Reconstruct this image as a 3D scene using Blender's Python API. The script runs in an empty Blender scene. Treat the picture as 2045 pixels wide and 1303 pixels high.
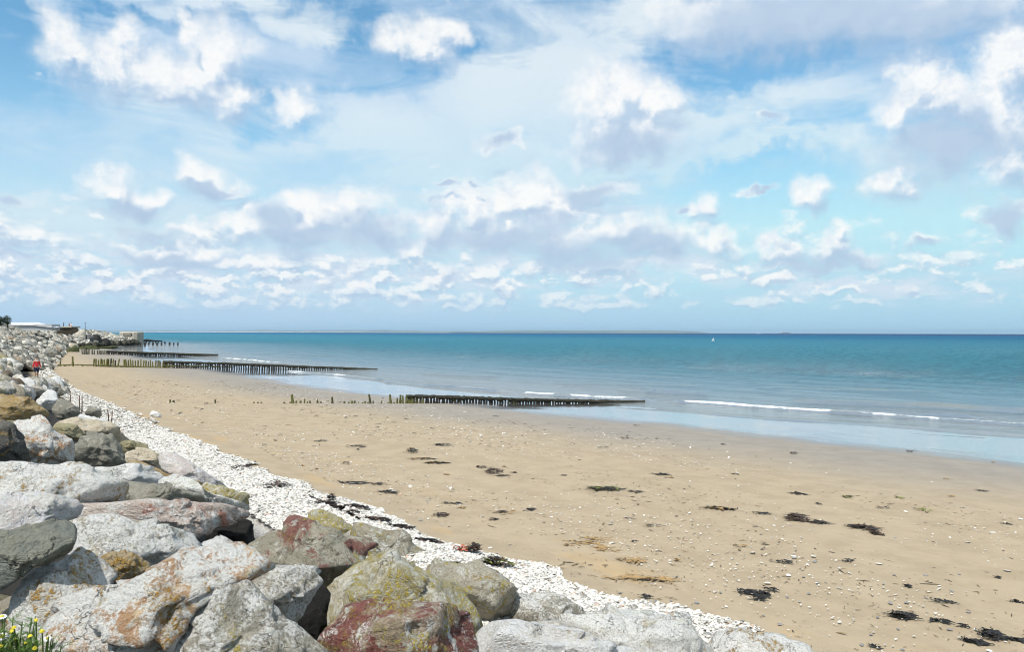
import bpy, math, random
import numpy as np
from mathutils import Vector, Matrix
random.seed(7)
RNG = np.random.default_rng(11)
SC = bpy.context.scene
COL = SC.collection
R = math.radians

# ------------------------------------------------------------------ camera
FPX = 1600.0                      # focal length in photo pixels (photo 2045 x 1303)
CAM_Z = 4.0
cam_d = bpy.data.cameras.new('camera'); cam = bpy.data.objects.new('camera', cam_d); COL.objects.link(cam)
cam_d.sensor_width = 36.0; cam_d.lens = 36.0 * FPX / 2045.0
cam_d.clip_start = 0.1; cam_d.clip_end = 60000.0
PITCH = math.atan(13.5 / FPX); ROLL = R(0.14)
cam.matrix_world = Matrix.Translation((0, 0, CAM_Z)) @ Matrix.Rotation(R(90) + PITCH, 4, 'X') @ Matrix.Rotation(ROLL, 4, 'Z')
SC.camera = cam
CM = np.array(cam.matrix_world)[:3, :3]
CP = np.array([0, 0, CAM_Z])

def ray(px, py):
    d = CM @ np.array([px - 1022.5, 651.5 - py, -FPX])
    return d / np.linalg.norm(d)

# ------------------------------------------------------------------ light
SUN_AZ, SUN_EL = R(-152), R(57)   # azimuth measured from +Y towards +X
sdir = Vector((math.sin(SUN_AZ) * math.cos(SUN_EL), math.cos(SUN_AZ) * math.cos(SUN_EL), math.sin(SUN_EL)))
sun_d = bpy.data.lights.new('sun', 'SUN'); sun = bpy.data.objects.new('sun', sun_d); COL.objects.link(sun)
sun_d.energy = 5.0; sun_d.angle = R(0.53); sun_d.color = (1.0, 0.965, 0.90)
sun.rotation_euler = sdir.to_track_quat('Z', 'Y').to_euler(); sun.location = (-30, -10, 60)
SC.view_settings.view_transform = 'Standard'; SC.view_settings.look = 'None'
SC.view_settings.exposure = 0.0; SC.view_settings.gamma = 1.0
try: SC.view_settings.use_curve_mapping = False
except Exception: pass
SC.render.engine = 'CYCLES'
SC.cycles.max_bounces = 8; SC.cycles.diffuse_bounces = 3; SC.cycles.glossy_bounces = 3
SC.cycles.use_denoising = True; SC.cycles.pixel_filter_type = 'BLACKMAN_HARRIS'; SC.cycles.filter_width = 1.0
SC.cycles.caustics_reflective = False; SC.cycles.caustics_refractive = False

# ------------------------------------------------------------------ node helper
class NT:
    def __init__(s, nt): s.nt = nt; s.n = nt.nodes; s.l = nt.links
    def put(s, sock, v):
        if isinstance(v, bpy.types.NodeSocket): s.l.new(v, sock)
        elif v is not None:
            if sock.type == 'RGBA' and len(v) == 3: v = (*v, 1)
            sock.default_value = v
    def m(s, op, a, b=None, c=None, clamp=False):
        n = s.n.new('ShaderNodeMath'); n.operation = op; n.use_clamp = clamp
        for i, v in enumerate((a, b, c)): s.put(n.inputs[i], v)
        return n.outputs[0]
    def v(s, op, a, b=None, c=None, out=0):
        n = s.n.new('ShaderNodeVectorMath'); n.operation = op
        s.put(n.inputs[0], a)
        if op == 'SCALE': s.put(n.inputs[3], b)
        else:
            s.put(n.inputs[1], b)
            if c is not None: s.put(n.inputs[2], c)
        return n.outputs['Value'] if op in ('LENGTH', 'DOT_PRODUCT') else n.outputs[0]
    dim = '3D'
    def noise(s, vec, scale, detail=5, rough=0.55, dist=0.0, color=False, lac=2.0):
        n = s.n.new('ShaderNodeTexNoise'); n.noise_dimensions = s.dim; s.put(n.inputs['Vector'], vec)
        n.inputs['Scale'].default_value = scale; n.inputs['Detail'].default_value = detail
        n.inputs['Roughness'].default_value = rough; n.inputs['Distortion'].default_value = dist
        n.inputs['Lacunarity'].default_value = lac
        return n.outputs['Color' if color else 0]
    def voro(s, vec, scale, feature='F1', out='Distance', rnd=1.0):
        n = s.n.new('ShaderNodeTexVoronoi'); n.feature = feature; s.put(n.inputs['Vector'], vec)
        n.inputs['Scale'].default_value = scale; n.inputs['Randomness'].default_value = rnd
        return n.outputs[out]
    def ss(s, x, a, b, lo=0.0, hi=1.0):
        n = s.n.new('ShaderNodeMapRange'); n.interpolation_type = 'SMOOTHSTEP'
        s.put(n.inputs[0], x); s.put(n.inputs[1], a); s.put(n.inputs[2], b); s.put(n.inputs[3], lo); s.put(n.inputs[4], hi)
        return n.outputs[0]
    def mix(s, f, a, b, mode='MIX'):
        n = s.n.new('ShaderNodeMix'); n.data_type = 'RGBA'; n.blend_type = mode
        s.put(n.inputs[0], f); s.put(n.inputs[6], a); s.put(n.inputs[7], b)
        return n.outputs[2]
    def ramp(s, x, stops):
        n = s.n.new('ShaderNodeValToRGB'); s.put(n.inputs[0], x); e = n.color_ramp.elements
        while len(e) < len(stops): e.new(0.5)
        for k, (p, c) in enumerate(stops): e[k].position = p; e[k].color = (*c, 1)
        return n.outputs[0]
    def sep(s, vec):
        n = s.n.new('ShaderNodeSeparateXYZ'); s.put(n.inputs[0], vec); return n.outputs
    def comb(s, x, y, z=0.0):
        n = s.n.new('ShaderNodeCombineXYZ')
        for i, v in enumerate((x, y, z)): s.put(n.inputs[i], v)
        return n.outputs[0]
    def bump(s, h, strength, dist, normal=None):
        n = s.n.new('ShaderNodeBump'); s.put(n.inputs['Height'], h)
        n.inputs['Strength'].default_value = strength; n.inputs['Distance'].default_value = dist
        if normal is not None: s.l.new(normal, n.inputs['Normal'])
        return n.outputs[0]

# ------------------------------------------------------------------ sky
world = bpy.data.worlds.new('World'); SC.world = world; world.use_nodes = True
W = NT(world.node_tree); W.n.clear()
wout = W.n.new('ShaderNodeOutputWorld'); W.dim = '2D'
SKY_K = 0.11
sky = W.n.new('ShaderNodeTexSky'); sky.sky_type = 'NISHITA'; sky.sun_disc = False
sky.sun_elevation = SUN_EL; sky.sun_rotation = SUN_AZ % (2 * math.pi); sky.altitude = 0
sky.air_density = 1.0; sky.dust_density = 0.6; sky.ozone_density = 2.0
tc = W.n.new('ShaderNodeTexCoord'); DIR = W.v('NORMALIZE', tc.outputs['Generated'])
dx, dy, dz = W.sep(DIR)
AZ = W.m('ARCTAN2', dx, dy); EL = W.m('ARCSINE', dz)
P = W.comb(AZ, EL, 0.0)

def pix_ae(px, py):
    d = ray(px, py); return math.atan2(d[0], d[1]), math.asin(d[2])
def blobs(lst, g, vec):
    """smallest scaled distance to any of the ellipses (photo px centre + radii) in azimuth / elevation"""
    out = None; q = vec; pk = (1.0, 1.0); pc = (0.0, 0.0)      # each ellipse's frame is reached from the one before
    for (x, y, rx, ry) in lst:
        a, e = pix_ae(x, y)
        ka = FPX / rx / max(math.cos(a) ** -2, 1) ** -1 ; ke = FPX / ry / math.cos(a) ** 1
        ra, re_ = ka / pk[0], ke / pk[1]
        q = g.v('MULTIPLY_ADD', q, (ra, re_, 0), (-a * ka - pc[0] * ra, -e * ke - pc[1] * re_, 0))
        pk = (ka, ke); pc = (-a * ka, -e * ke)
        L = g.v('LENGTH', q)
        out = L if out is None else g.m('MINIMUM', out, L)
    return out
CUM = [(118,70,38,34),(150,112,70,42),(235,132,80,50),(235,72,26,36),(330,150,95,52),(425,130,72,78),(372,62,22,34),(440,185,80,42),(350,190,80,26),
 (790,80,48,30),(850,84,60,38),(905,66,40,24),
 (1205,205,58,62),(1255,175,60,44),(1318,196,46,40),(1215,270,70,44),(1290,270,72,44),(1240,305,100,26),
 (1830,150,62,52),(1880,185,80,64),(1945,220,70,44),(1800,215,44,50),(2020,120,76,95),(2010,240,90,90),(1890,290,150,46),(2020,330,90,44),
 (1420,40,110,50),(1560,45,150,52),(1720,25,190,62),(1900,10,190,58),
 (1768,358,42,34),(1622,388,30,30),(1405,420,34,24),
 (205,375,46,38),(255,402,64,34),(300,395,50,24),(408,352,46,28),(440,378,60,20),
 (470,458,56,26),(545,450,70,40),(600,470,80,34),(640,425,64,40),(700,445,80,56),(770,465,62,40),(590,405,34,22),(685,408,26,20),
 (940,415,80,44),(1040,400,90,40),(1110,420,70,34),(880,460,56,30),(980,470,110,40),(1100,490,120,36),(1250,470,90,40),(1330,480,100,42),(1200,520,140,24),(1440,490,60,24),
 (830,500,40,20),(400,500,80,28),(330,512,90,18),(300,470,56,16),(385,465,34,16),(450,520,80,12),
 (1660,490,52,34),(1668,462,28,22),(1715,512,70,14),(1560,498,46,28),(1550,478,20,16),(1600,525,110,10),
 (1840,484,34,16),(1545,560,38,14),(1680,577,36,9),(1815,585,28,12),(1480,606,30,9),(1600,600,24,8),(1730,605,40,7),(30,486,30,12),(20,385,54,14),(40,512,44,10),(2020,440,40,36)]
DRK = [(1250,290,110,40),(1890,290,180,50),(1960,250,60,40),(1620,40,330,66),(1860,40,190,60),(260,420,80,22),(430,378,70,16),(600,478,110,40),(720,475,110,50),(560,445,60,30),
 (1000,475,150,28),(1130,505,190,34),(1290,490,120,30),(330,520,120,14),(1640,520,140,18),(995,290,30,20),(1170,388,70,26),(945,372,20,10),(880,368,30,8),
 (1530,240,22,12),(1520,376,38,9),(1370,410,16,9),(30,486,36,16),(300,470,80,20),(20,385,60,16),(40,512,50,14),(2020,440,50,36),(1840,490,36,12)]
DRK_ONLY = [(995,290,32,18),(1170,386,72,22),(945,372,20,9),(880,368,28,8),(1530,240,20,11),(1520,376,38,7),(1370,410,14,7),(580,205,46,26)]


WW = W; DIR0 = DIR; P0 = P
VEIL = [(1000,190,190,150),(780,300,260,90),(900,340,360,60),(1080,130,130,120),(450,300,330,70),(1500,240,230,70),(1600,310,260,30),(700,30,420,30),(150,440,260,60),(1200,340,300,30),(1250,60,150,60)]
BANK = [(260,535,420,62),(760,555,460,56),(1200,550,330,44),(1650,560,420,40),(1000,430,330,60),(620,430,260,60)]
BLUE = [(30,60,90,90),(700,70,60,80),(760,150,120,50),(950,60,60,40),(1500,125,190,36),(560,230,120,40),(300,30,200,20),(1450,170,60,40),(1680,440,330,50),(1480,350,150,16),(1400,230,60,26)]
def warp2(vec, sc, amt, det):
    a = W.noise(vec, sc, det, 0.62); b = W.noise(W.v('ADD', vec, (5.3, 9.1, 0)), sc, det, 0.62)
    return W.v('MULTIPLY_ADD', W.comb(a, b), (amt, amt * 0.8, 0), (-amt / 2, -amt * 0.4, 0))
def near(lst, x0, x1, k=2.2):
    return [b for b in lst if b[0] + b[2] * k + 40 > x0 and b[0] - b[2] * k - 40 < x1]
def sky_color(x0, x1):
    """the whole sky, clouds included, for the strip of azimuths between two photo columns (None: the rest of the sky)"""
    cum = near(CUM + DRK_ONLY, x0, x1) if x0 is not None else []
    drk = near(DRK, x0, x1) if x0 is not None else []
    global W
    g = bpy.data.node_groups.new('sky_strip', 'ShaderNodeTree')
    for nm, tp, io in (('Dir', 'NodeSocketVector', 'INPUT'), ('P', 'NodeSocketVector', 'INPUT'), ('Sky', 'NodeSocketColor', 'INPUT'), ('Color', 'NodeSocketColor', 'OUTPUT')):
        g.interface.new_socket(nm, in_out=io, socket_type=tp)
    W = NT(g); W.dim = '2D'
    gi = W.n.new('NodeGroupInput').outputs; go = W.n.new('NodeGroupOutput')
    DIR, P, SKYC = gi[0], gi[1], gi[2]
    _x, _y, dz = W.sep(DIR); AZ, EL, _z = W.sep(P)
    wv = W.v('ADD', warp2(P, 14, 0.055, 2), warp2(P, 55, 0.02, 3))
    def dens(p):
        x, e, _ = W.sep(p)
        q = W.v('MULTIPLY', p, (1.0, 1.75, 1.0))
        left = W.ss(x, 0.26, -0.02)
        n = W.noise(p, 26, 6, 0.62)
        fs = []
        if cum:
            b = W.m('SUBTRACT', 1.24, blobs(cum, W, W.v('ADD', p, wv)))
            fs.append(W.m('MULTIPLY_ADD', W.m('SUBTRACT', n, 0.5), 1.5, b))
        fa = W.noise(q, 27, 5, 0.6)
        ma = W.m('MULTIPLY', W.ss(e, 0.014, 0.034), W.ss(e, 0.115, 0.07))
        fs.append(W.m('SUBTRACT', W.m('MULTIPLY', W.m('ADD', fa, W.m('MULTIPLY_ADD', left, 0.125, -0.545)), 5.5), W.m('MULTIPLY_ADD', ma, -2.0, 2.0)))
        fb = W.noise(W.v('ADD', q, (3.1, 1.7, 0)), 15, 6, 0.6)
        mb = W.m('MULTIPLY', W.ss(e, 0.045, 0.08), W.ss(e, 0.20, 0.12))
        fs.append(W.m('SUBTRACT', W.m('MULTIPLY', W.m('ADD', fb, W.m('MULTIPLY_ADD', left, 0.085, -0.575)), 5.5), W.m('MULTIPLY_ADD', mb, -2.0, 2.0)))
        if not cum:
            fc = W.noise(W.v('ADD', p, (8.1, 4.7, 0)), 4.2, 6, 0.55)
            mc = W.m('MAXIMUM', W.m('MULTIPLY', W.ss(W.m('ABSOLUTE', x), 0.62, 0.85), W.ss(e, 0.10, 0.2)), W.ss(e, 0.43, 0.60))
            fs.append(W.m('SUBTRACT', W.m('MULTIPLY', W.m('ADD', fc, -0.52), 5.0), W.m('MULTIPLY_ADD', mc, -2.5, 2.5)))
        D = fs[0]
        for f in fs[1:]: D = W.m('MAXIMUM', D, f)
        return D
    D0 = dens(P)
    step = W.ss(EL, 0.03, 0.30, 0.006, 0.030)
    D1 = dens(W.v('ADD', P, W.comb(W.m('MULTIPLY', step, -0.45), step, 0)))
    alpha = W.ss(D0, W.ss(EL, 0.04, 0.28, -0.40, -0.55), W.ss(EL, 0.04, 0.28, 0.95, 1.0))
    cap = 1.15
    dd = W.m('SUBTRACT', W.m('MINIMUM', D0, cap), W.m('MINIMUM', D1, cap))
    lit = W.ss(dd, -0.95, 0.60)
    iv = W.noise(W.v('ADD', P, (2.2, 7.7, 0)), 34, 5, 0.62)      # folds inside the clouds
    lit = W.m('ADD', lit, W.m('MULTIPLY_ADD', iv, 1.05, -0.62), clamp=True)
    if drk:
        dk = W.ss(blobs(drk, W, W.v('ADD', P, wv)), 1.35, 0.35)
        lit = W.m('MULTIPLY', lit, W.m('MULTIPLY_ADD', dk, -0.78, 1.0))
    ccol = W.ramp(lit, [(0.0, (0.43, 0.565, 0.75)), (0.28, (0.55, 0.67, 0.82)), (0.62, (0.77, 0.84, 0.92)), (0.92, (1.0, 1.0, 0.99))])
    ccol = W.v('SCALE', ccol, 1.0 / SKY_K)
    sk = W.v('MULTIPLY', SKYC, (1.02, 1.52, 1.52))
    h = W.m('ADD', W.m('MAXIMUM', dz, 0.0), 0.10)
    pl = W.v('DIVIDE', DIR, W.comb(h, h, 1.0)); px_, py_, _z = W.sep(pl)
    rot = R(62)
    s1 = W.m('ADD', W.m('MULTIPLY', px_, math.cos(rot)), W.m('MULTIPLY', py_, math.sin(rot)))
    s2 = W.m('ADD', W.m('MULTIPLY', px_, -math.sin(rot)), W.m('MULTIPLY', py_, math.cos(rot)))
    c1 = W.noise(W.comb(W.m('MULTIPLY', s1, 0.9), W.m('MULTIPLY', s2, 1.1)), 1.0, 8, 0.60, 0.6)
    c2 = W.noise(W.v('MULTIPLY', P, (1.0, 4.2, 1)), 5.0, 7, 0.62, 0.5)
    veil = W.ss(W.m('ADD', W.m('MULTIPLY', c1, 0.6), W.m('MULTIPLY', c2, 0.45)), 0.38, 0.66)
    vcol = (0.58, 0.73, 0.90)
    if x0 is not None:
        pv = W.v('ADD', P, warp2(P, 7, 0.17, 5))
        vb = W.ss(blobs(near(VEIL, x0, x1, 1.6), W, pv), 1.5, 0.2)
        veil = W.m('ADD', veil, W.m('MULTIPLY_ADD', vb, 0.55, 0.0))
        bl = near(BLUE, x0, x1, 1.6)
        if bl: veil = W.m('SUBTRACT', veil, W.m('MULTIPLY', W.ss(blobs(bl, W, pv), 1.5, 0.4), 0.52))
        vcol = W.mix(vb, vcol, (0.80, 0.89, 0.94))
    veil = W.m('MULTIPLY', veil, W.ss(EL, 0.0, 0.14, 0.55, 1.0), clamp=True)
    clear = W.mix(W.m('MULTIPLY', veil, 0.88), sk, W.v('SCALE', vcol, 1.0 / SKY_K))
    # pale, slightly cyan air low down
    lowc = W.ramp(W.m('MULTIPLY', EL, 4.0), [(0.0, (0.43, 0.64, 0.86)), (0.20, (0.50, 0.70, 0.87)), (0.50, (0.60, 0.81, 0.90)), (0.85, (0.48, 0.73, 0.90))])
    lowc = W.v('SCALE', W.v('MULTIPLY', lowc, W.mix(W.ss(AZ, -0.5, 0.5), (1.04, 1.0, 1.0), (0.93, 1.02, 0.98))), 1.0 / SKY_K)
    clear = W.mix(W.ss(EL, 0.33, 0.09, 0.0, 0.85), clear, lowc)
    if x0 is not None:
        bk = near(BANK, x0, x1, 1.6)
        if bk:
            kb = W.m('MULTIPLY', W.ss(blobs(bk, W, pv), 1.4, 0.3), W.ss(W.noise(W.v('MULTIPLY', P, (1.0, 4.5, 1)), 11.0, 6, 0.6), 0.36, 0.60))
            clear = W.mix(W.m('MULTIPLY', kb, 0.75), clear, (0.72 / SKY_K, 0.80 / SKY_K, 0.91 / SKY_K))
    final = W.mix(W.m('MULTIPLY', alpha, W.ss(EL, 0.02, 0.14, 0.70, 0.92)), clear, ccol)
    W.l.new(W.mix(W.ss(EL, 0.060, 0.004, 0.0, 0.85), final, lowc), go.inputs[0])
    W = WW
    n = W.n.new('ShaderNodeGroup'); n.node_tree = g
    W.l.new(DIR0, n.inputs[0]); W.l.new(P0, n.inputs[1]); W.l.new(sky.outputs[0], n.inputs[2])
    return n.outputs[0]
def shader(col):
    b = W.n.new('ShaderNodeBackground'); W.put(b.inputs[0], col); b.inputs[1].default_value = SKY_K
    return b.outputs[0]
def pick(fac, a, b):
    n = W.n.new('ShaderNodeMixShader'); W.l.new(fac, n.inputs[0]); W.l.new(a, n.inputs[1]); W.l.new(b, n.inputs[2]); return n.outputs[0]
cuts = [330, 640, 960, 1180, 1420, 1720]
ed = [-400] + cuts + [2445]
cur = shader(sky_color(ed[0], ed[1]))
for k in range(1, len(ed) - 1):
    az = pix_ae(ed[k], 400)[0]
    cur = pick(W.m('GREATER_THAN', AZ, az), cur, shader(sky_color(ed[k], ed[k + 1])))
inside = W.m('MULTIPLY', W.m('LESS_THAN', W.m('ABSOLUTE', AZ), 0.62), W.m('LESS_THAN', EL, 0.44))
cur = pick(inside, shader(sky_color(None, None)), cur)
cur = pick(W.m('LESS_THAN', EL, -0.002), cur, shader((0.40 / SKY_K, 0.55 / SKY_K, 0.70 / SKY_K)))
W.l.new(cur, wout.inputs[0])
world.cycles.sampling_method = 'MANUAL'; world.cycles.sample_map_resolution = 512
SC.cycles.use_adaptive_sampling = True; SC.cycles.adaptive_threshold = 0.02; SC.cycles.adaptive_min_samples = 8

# ------------------------------------------------------------------ object helpers
def tag(o, label=None, cat=None, group=None, kind=None):
    if label: o['label'] = label
    if cat: o['category'] = cat
    if group: o['group'] = group
    if kind: o['kind'] = kind
    return o
def empty(name, loc, rz=0.0):
    o = bpy.data.objects.new(name, None); COL.objects.link(o); o.location = loc; o.rotation_euler = (0, 0, rz)
    o.empty_display_size = 0.2; return o
def link_mesh(name, me, mat=None, parent=None, loc=None):
    o = bpy.data.objects.new(name, me); COL.objects.link(o)
    if mat and not me.materials: me.materials.append(mat)
    if parent: o.parent = parent
    if loc is not None: o.location = loc
    return o
def np_mesh(name, V, F, smooth=False):
    """V (n,3), F (m,k) numpy"""
    V = np.asarray(V, dtype=np.float32); F = np.asarray(F, dtype=np.int32)
    me = bpy.data.meshes.new(name); n, k = F.shape
    me.vertices.add(len(V)); me.vertices.foreach_set('co', V.ravel())
    me.loops.add(n * k); me.loops.foreach_set('vertex_index', F.ravel())
    me.polygons.add(n); me.polygons.foreach_set('loop_start', np.arange(0, n * k, k, dtype=np.int32))
    me.polygons.foreach_set('loop_total', np.full(n, k, dtype=np.int32))
    me.polygons.foreach_set('use_smooth', np.full(n, smooth)); me.update(calc_edges=True); me.validate()
    return me
def attr(me, name, vals):
    a = me.attributes.new(name, 'FLOAT', 'POINT'); a.data.foreach_set('value', np.asarray(vals, dtype=np.float32).ravel())
class MB:
    def __init__(s): s.v = []; s.f = []
    def add(s, vs, fs):
        o = len(s.v); s.v += [tuple(p) for p in vs]; s.f += [tuple(i + o for i in f) for f in fs]
    def box(s, c, d, rz=0.0, taper=1.0, rx=0.0, ry=0.0):
        M = Matrix.Rotation(rz, 3, 'Z') @ Matrix.Rotation(rx, 3, 'X') @ Matrix.Rotation(ry, 3, 'Y'); vs = []
        for z in (-1, 1):
            t = taper if z > 0 else 1.0
            for x, y in ((-1, -1), (1, -1), (1, 1), (-1, 1)):
                vs.append(M @ Vector((x * d[0] / 2 * t, y * d[1] / 2 * t, z * d[2] / 2)) + Vector(c))
        s.add(vs, [(3, 2, 1, 0), (4, 5, 6, 7), (0, 1, 5, 4), (1, 2, 6, 5), (2, 3, 7, 6), (3, 0, 4, 7)])
    def tube(s, pts, rad, n=6):
        rings = []
        for i, p in enumerate(pts):
            p = Vector(p); a = Vector(pts[max(i - 1, 0)]); b = Vector(pts[min(i + 1, len(pts) - 1)])
            t = (b - a).normalized(); u = t.cross(Vector((0.13, 0.3, 1))).normalized()
            if u.length < 0.1: u = Vector((1, 0, 0))
            w = t.cross(u); r = rad[i] if isinstance(rad, (list, tuple)) else rad
            rings.append([p + (u * math.cos(k * 2 * math.pi / n) + w * math.sin(k * 2 * math.pi / n)) * r for k in range(n)])
        vs = [q for r_ in rings for q in r_]; fs = []
        for i in range(len(rings) - 1):
            for k in range(n): fs.append((i * n + k, i * n + (k + 1) % n, (i + 1) * n + (k + 1) % n, (i + 1) * n + k))
        fs.append(tuple(range(n - 1, -1, -1))); fs.append(tuple((len(rings) - 1) * n + k for k in range(n)))
        s.add(vs, fs)
    def build(s, name, mat=None, parent=None, smooth=False, loc=None):
        me = bpy.data.meshes.new(name); me.from_pydata(s.v, [], s.f); me.update()
        if smooth: me.polygons.foreach_set('use_smooth', [True] * len(me.polygons))
        return link_mesh(name, me, mat, parent, loc)

# ------------------------------------------------------------------ numpy noise
def _h(ix, iy, iz, s):
    n = (ix.astype(np.int64) * 374761393 + iy.astype(np.int64) * 668265263 + iz.astype(np.int64) * 2147483647 + s * 974711) & 0xFFFFFFFF
    n = ((n ^ (n >> 13)) * 1274126177) & 0xFFFFFFFF
    n = ((n ^ (n >> 16)) * 2246822519) & 0xFFFFFFFF
    return ((n ^ (n >> 15)) & 0xFFFFFF) / float(0xFFFFFF)
def vnoise(Pn, s=0):
    i = np.floor(Pn).astype(np.int64); f = Pn - i; f = f * f * f * (f * (f * 6 - 15) + 10)
    out = 0
    for a in (0, 1):
        wa = f[:, 0] if a else 1 - f[:, 0]
        for b in (0, 1):
            wb = f[:, 1] if b else 1 - f[:, 1]
            for c in (0, 1):
                wc = f[:, 2] if c else 1 - f[:, 2]
                out = out + wa * wb * wc * _h(i[:, 0] + a, i[:, 1] + b, i[:, 2] + c, s)
    return out * 2 - 1
def fbm(Pn, octv=4, s=0, gain=0.5):
    o = 0; a = 1.0; t = 0
    for k in range(octv): o = o + a * vnoise(Pn * 2.0 ** k + 17.3 * k, s + k); t += a; a *= gain
    return o / t

# ------------------------------------------------------------------ lie of the land:  u = seaward, v = along the shore, away
UX, UY = 0.8211, 0.5708
def uv(x, y): return UX * x + UY * y, -UY * x + UX * y
def xy(u, v): return UX * u - UY * v, UY * u + UX * v
SEA = -0.85
V_T = [-60, 60, 90, 124, 186, 235, 300, 335, 360, 420]
U_T = [6.3, 6.3, 7.6, 11.0, 18.5, 26, 47, 58, 60, 40]
V_W = [-60, 16, 37, 61, 136, 200, 246, 300, 350, 420]
U_W = [46, 40.5, 36.7, 33.6, 35, 39, 45, 56, 60, 45]
V_C = [-60, 48, 70, 95, 130, 260, 320, 345, 400]
Z_C = [2.35, 2.35, 2.9, 4.3, 5.3, 5.1, 4.1, 3.7, 3.5]
def toe(v): return np.interp(v, V_T, U_T)
def wat(v): return np.interp(v, V_W, U_W)
def crest(v): return np.interp(v, V_C, Z_C)
def wid(v): return np.interp(v, [0, 60, 120, 300], [6.0, 6.5, 12.0, 14.0])
def sand_z(u, v):
    w = wat(v); t = (u - 7.5) / np.maximum(w - 7.5, 5); z = SEA * t
    return np.maximum(z + 0.14 * np.clip((8.6 - u) / 1.6, 0, 1) * (v < 110), -3.5)
def bank_z(u, v):
    """top surface of the rock armour"""
    t = np.clip((toe(v) - u) / wid(v), 0, 1)
    return crest(v) * t ** 0.9
def land_z(u, v):
    s = sand_z(u, v); t = toe(v)
    core = bank_z(u, v) - 1.05 - np.where(v < 30, 2.2, 0.35) * np.clip((t - u) / 2, 0, 1)
    back = crest(v) - 0.5
    core = np.where(u < t - wid(v) - 1.0, np.minimum(back, crest(v) - 0.25), core)
    return np.where(u < t + 0.3, np.maximum(core, s), s)
_TS = 0.5 * 1.004 ** np.arange(2460)
def hit(px, py, fn=None, zoff=0.0):
    fn = fn or (lambda u, v: np.maximum(sand_z(u, v), SEA)); d = ray(px, py); P3 = CP + _TS[:, None] * d
    u, v = uv(P3[:, 0], P3[:, 1]); g = P3[:, 2] - (fn(u, v) + zoff); w = np.where(g <= 0)[0]
    if len(w) == 0: return P3[-1]
    i = max(int(w[0]), 1); a, b = _TS[i - 1], _TS[i]; ts = np.linspace(a, b, 60); P3 = CP + ts[:, None] * d
    u, v = uv(P3[:, 0], P3[:, 1]); g = P3[:, 2] - (fn(u, v) + zoff); w = np.where(g <= 0)[0]
    return P3[int(w[0])] if len(w) else P3[-1]
def hit_slow(px, py, fn=None, zoff=0.0):
    """where the view ray of a photo pixel meets the ground"""
    fn = fn or (lambda u, v: np.maximum(sand_z(u, v), SEA)); d = ray(px, py); t0, t = 0.5, 0.5
    for _ in range(4000):
        t = t0 * 1.004 + 0.01; p = CP + d * t; u, v = uv(p[0], p[1])
        if p[2] <= float(fn(u, v)) + zoff: break
        t0 = t
        if t > 9000: break
    for _ in range(24):
        m = (t0 + t) / 2; p = CP + d * m; u, v = uv(p[0], p[1])
        if p[2] <= float(fn(u, v)) + zoff: t = m
        else: t0 = m
    return CP + d * t
def top_fn(u, v): return np.maximum(np.maximum(bank_z(u, v), sand_z(u, v)), SEA)
def ppm(p):  # photo pixels per metre at a point
    return FPX / max(float((np.array(p) - CP) @ (CM @ np.array([0, 0, -1.0]))), 0.5)

# ------------------------------------------------------------------ materials
def new_mat(name):
    m = bpy.data.materials.new(name); m.use_nodes = True; N = NT(m.node_tree); b = N.n['Principled BSDF']
    return m, N, b
def plain(name, col, rough=0.8, var=0.25, sc=8.0, bump=0.3, metal=0.0):
    m, N, b = new_mat(name); t = N.n.new('ShaderNodeTexCoord').outputs['Object']
    n = N.noise(t, sc, 6, 0.6)
    c2 = tuple(min(1, c * (1 + var)) for c in col); c1 = tuple(c * (1 - var) for c in col)
    N.put(b.inputs['Base Color'], N.ramp(n, [(0.3, c1), (0.7, c2)])); b.inputs['Roughness'].default_value = rough
    b.inputs['Metallic'].default_value = metal
    if bump: N.l.new(N.bump(n, bump, 0.03), b.inputs['Normal'])
    return m

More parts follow.
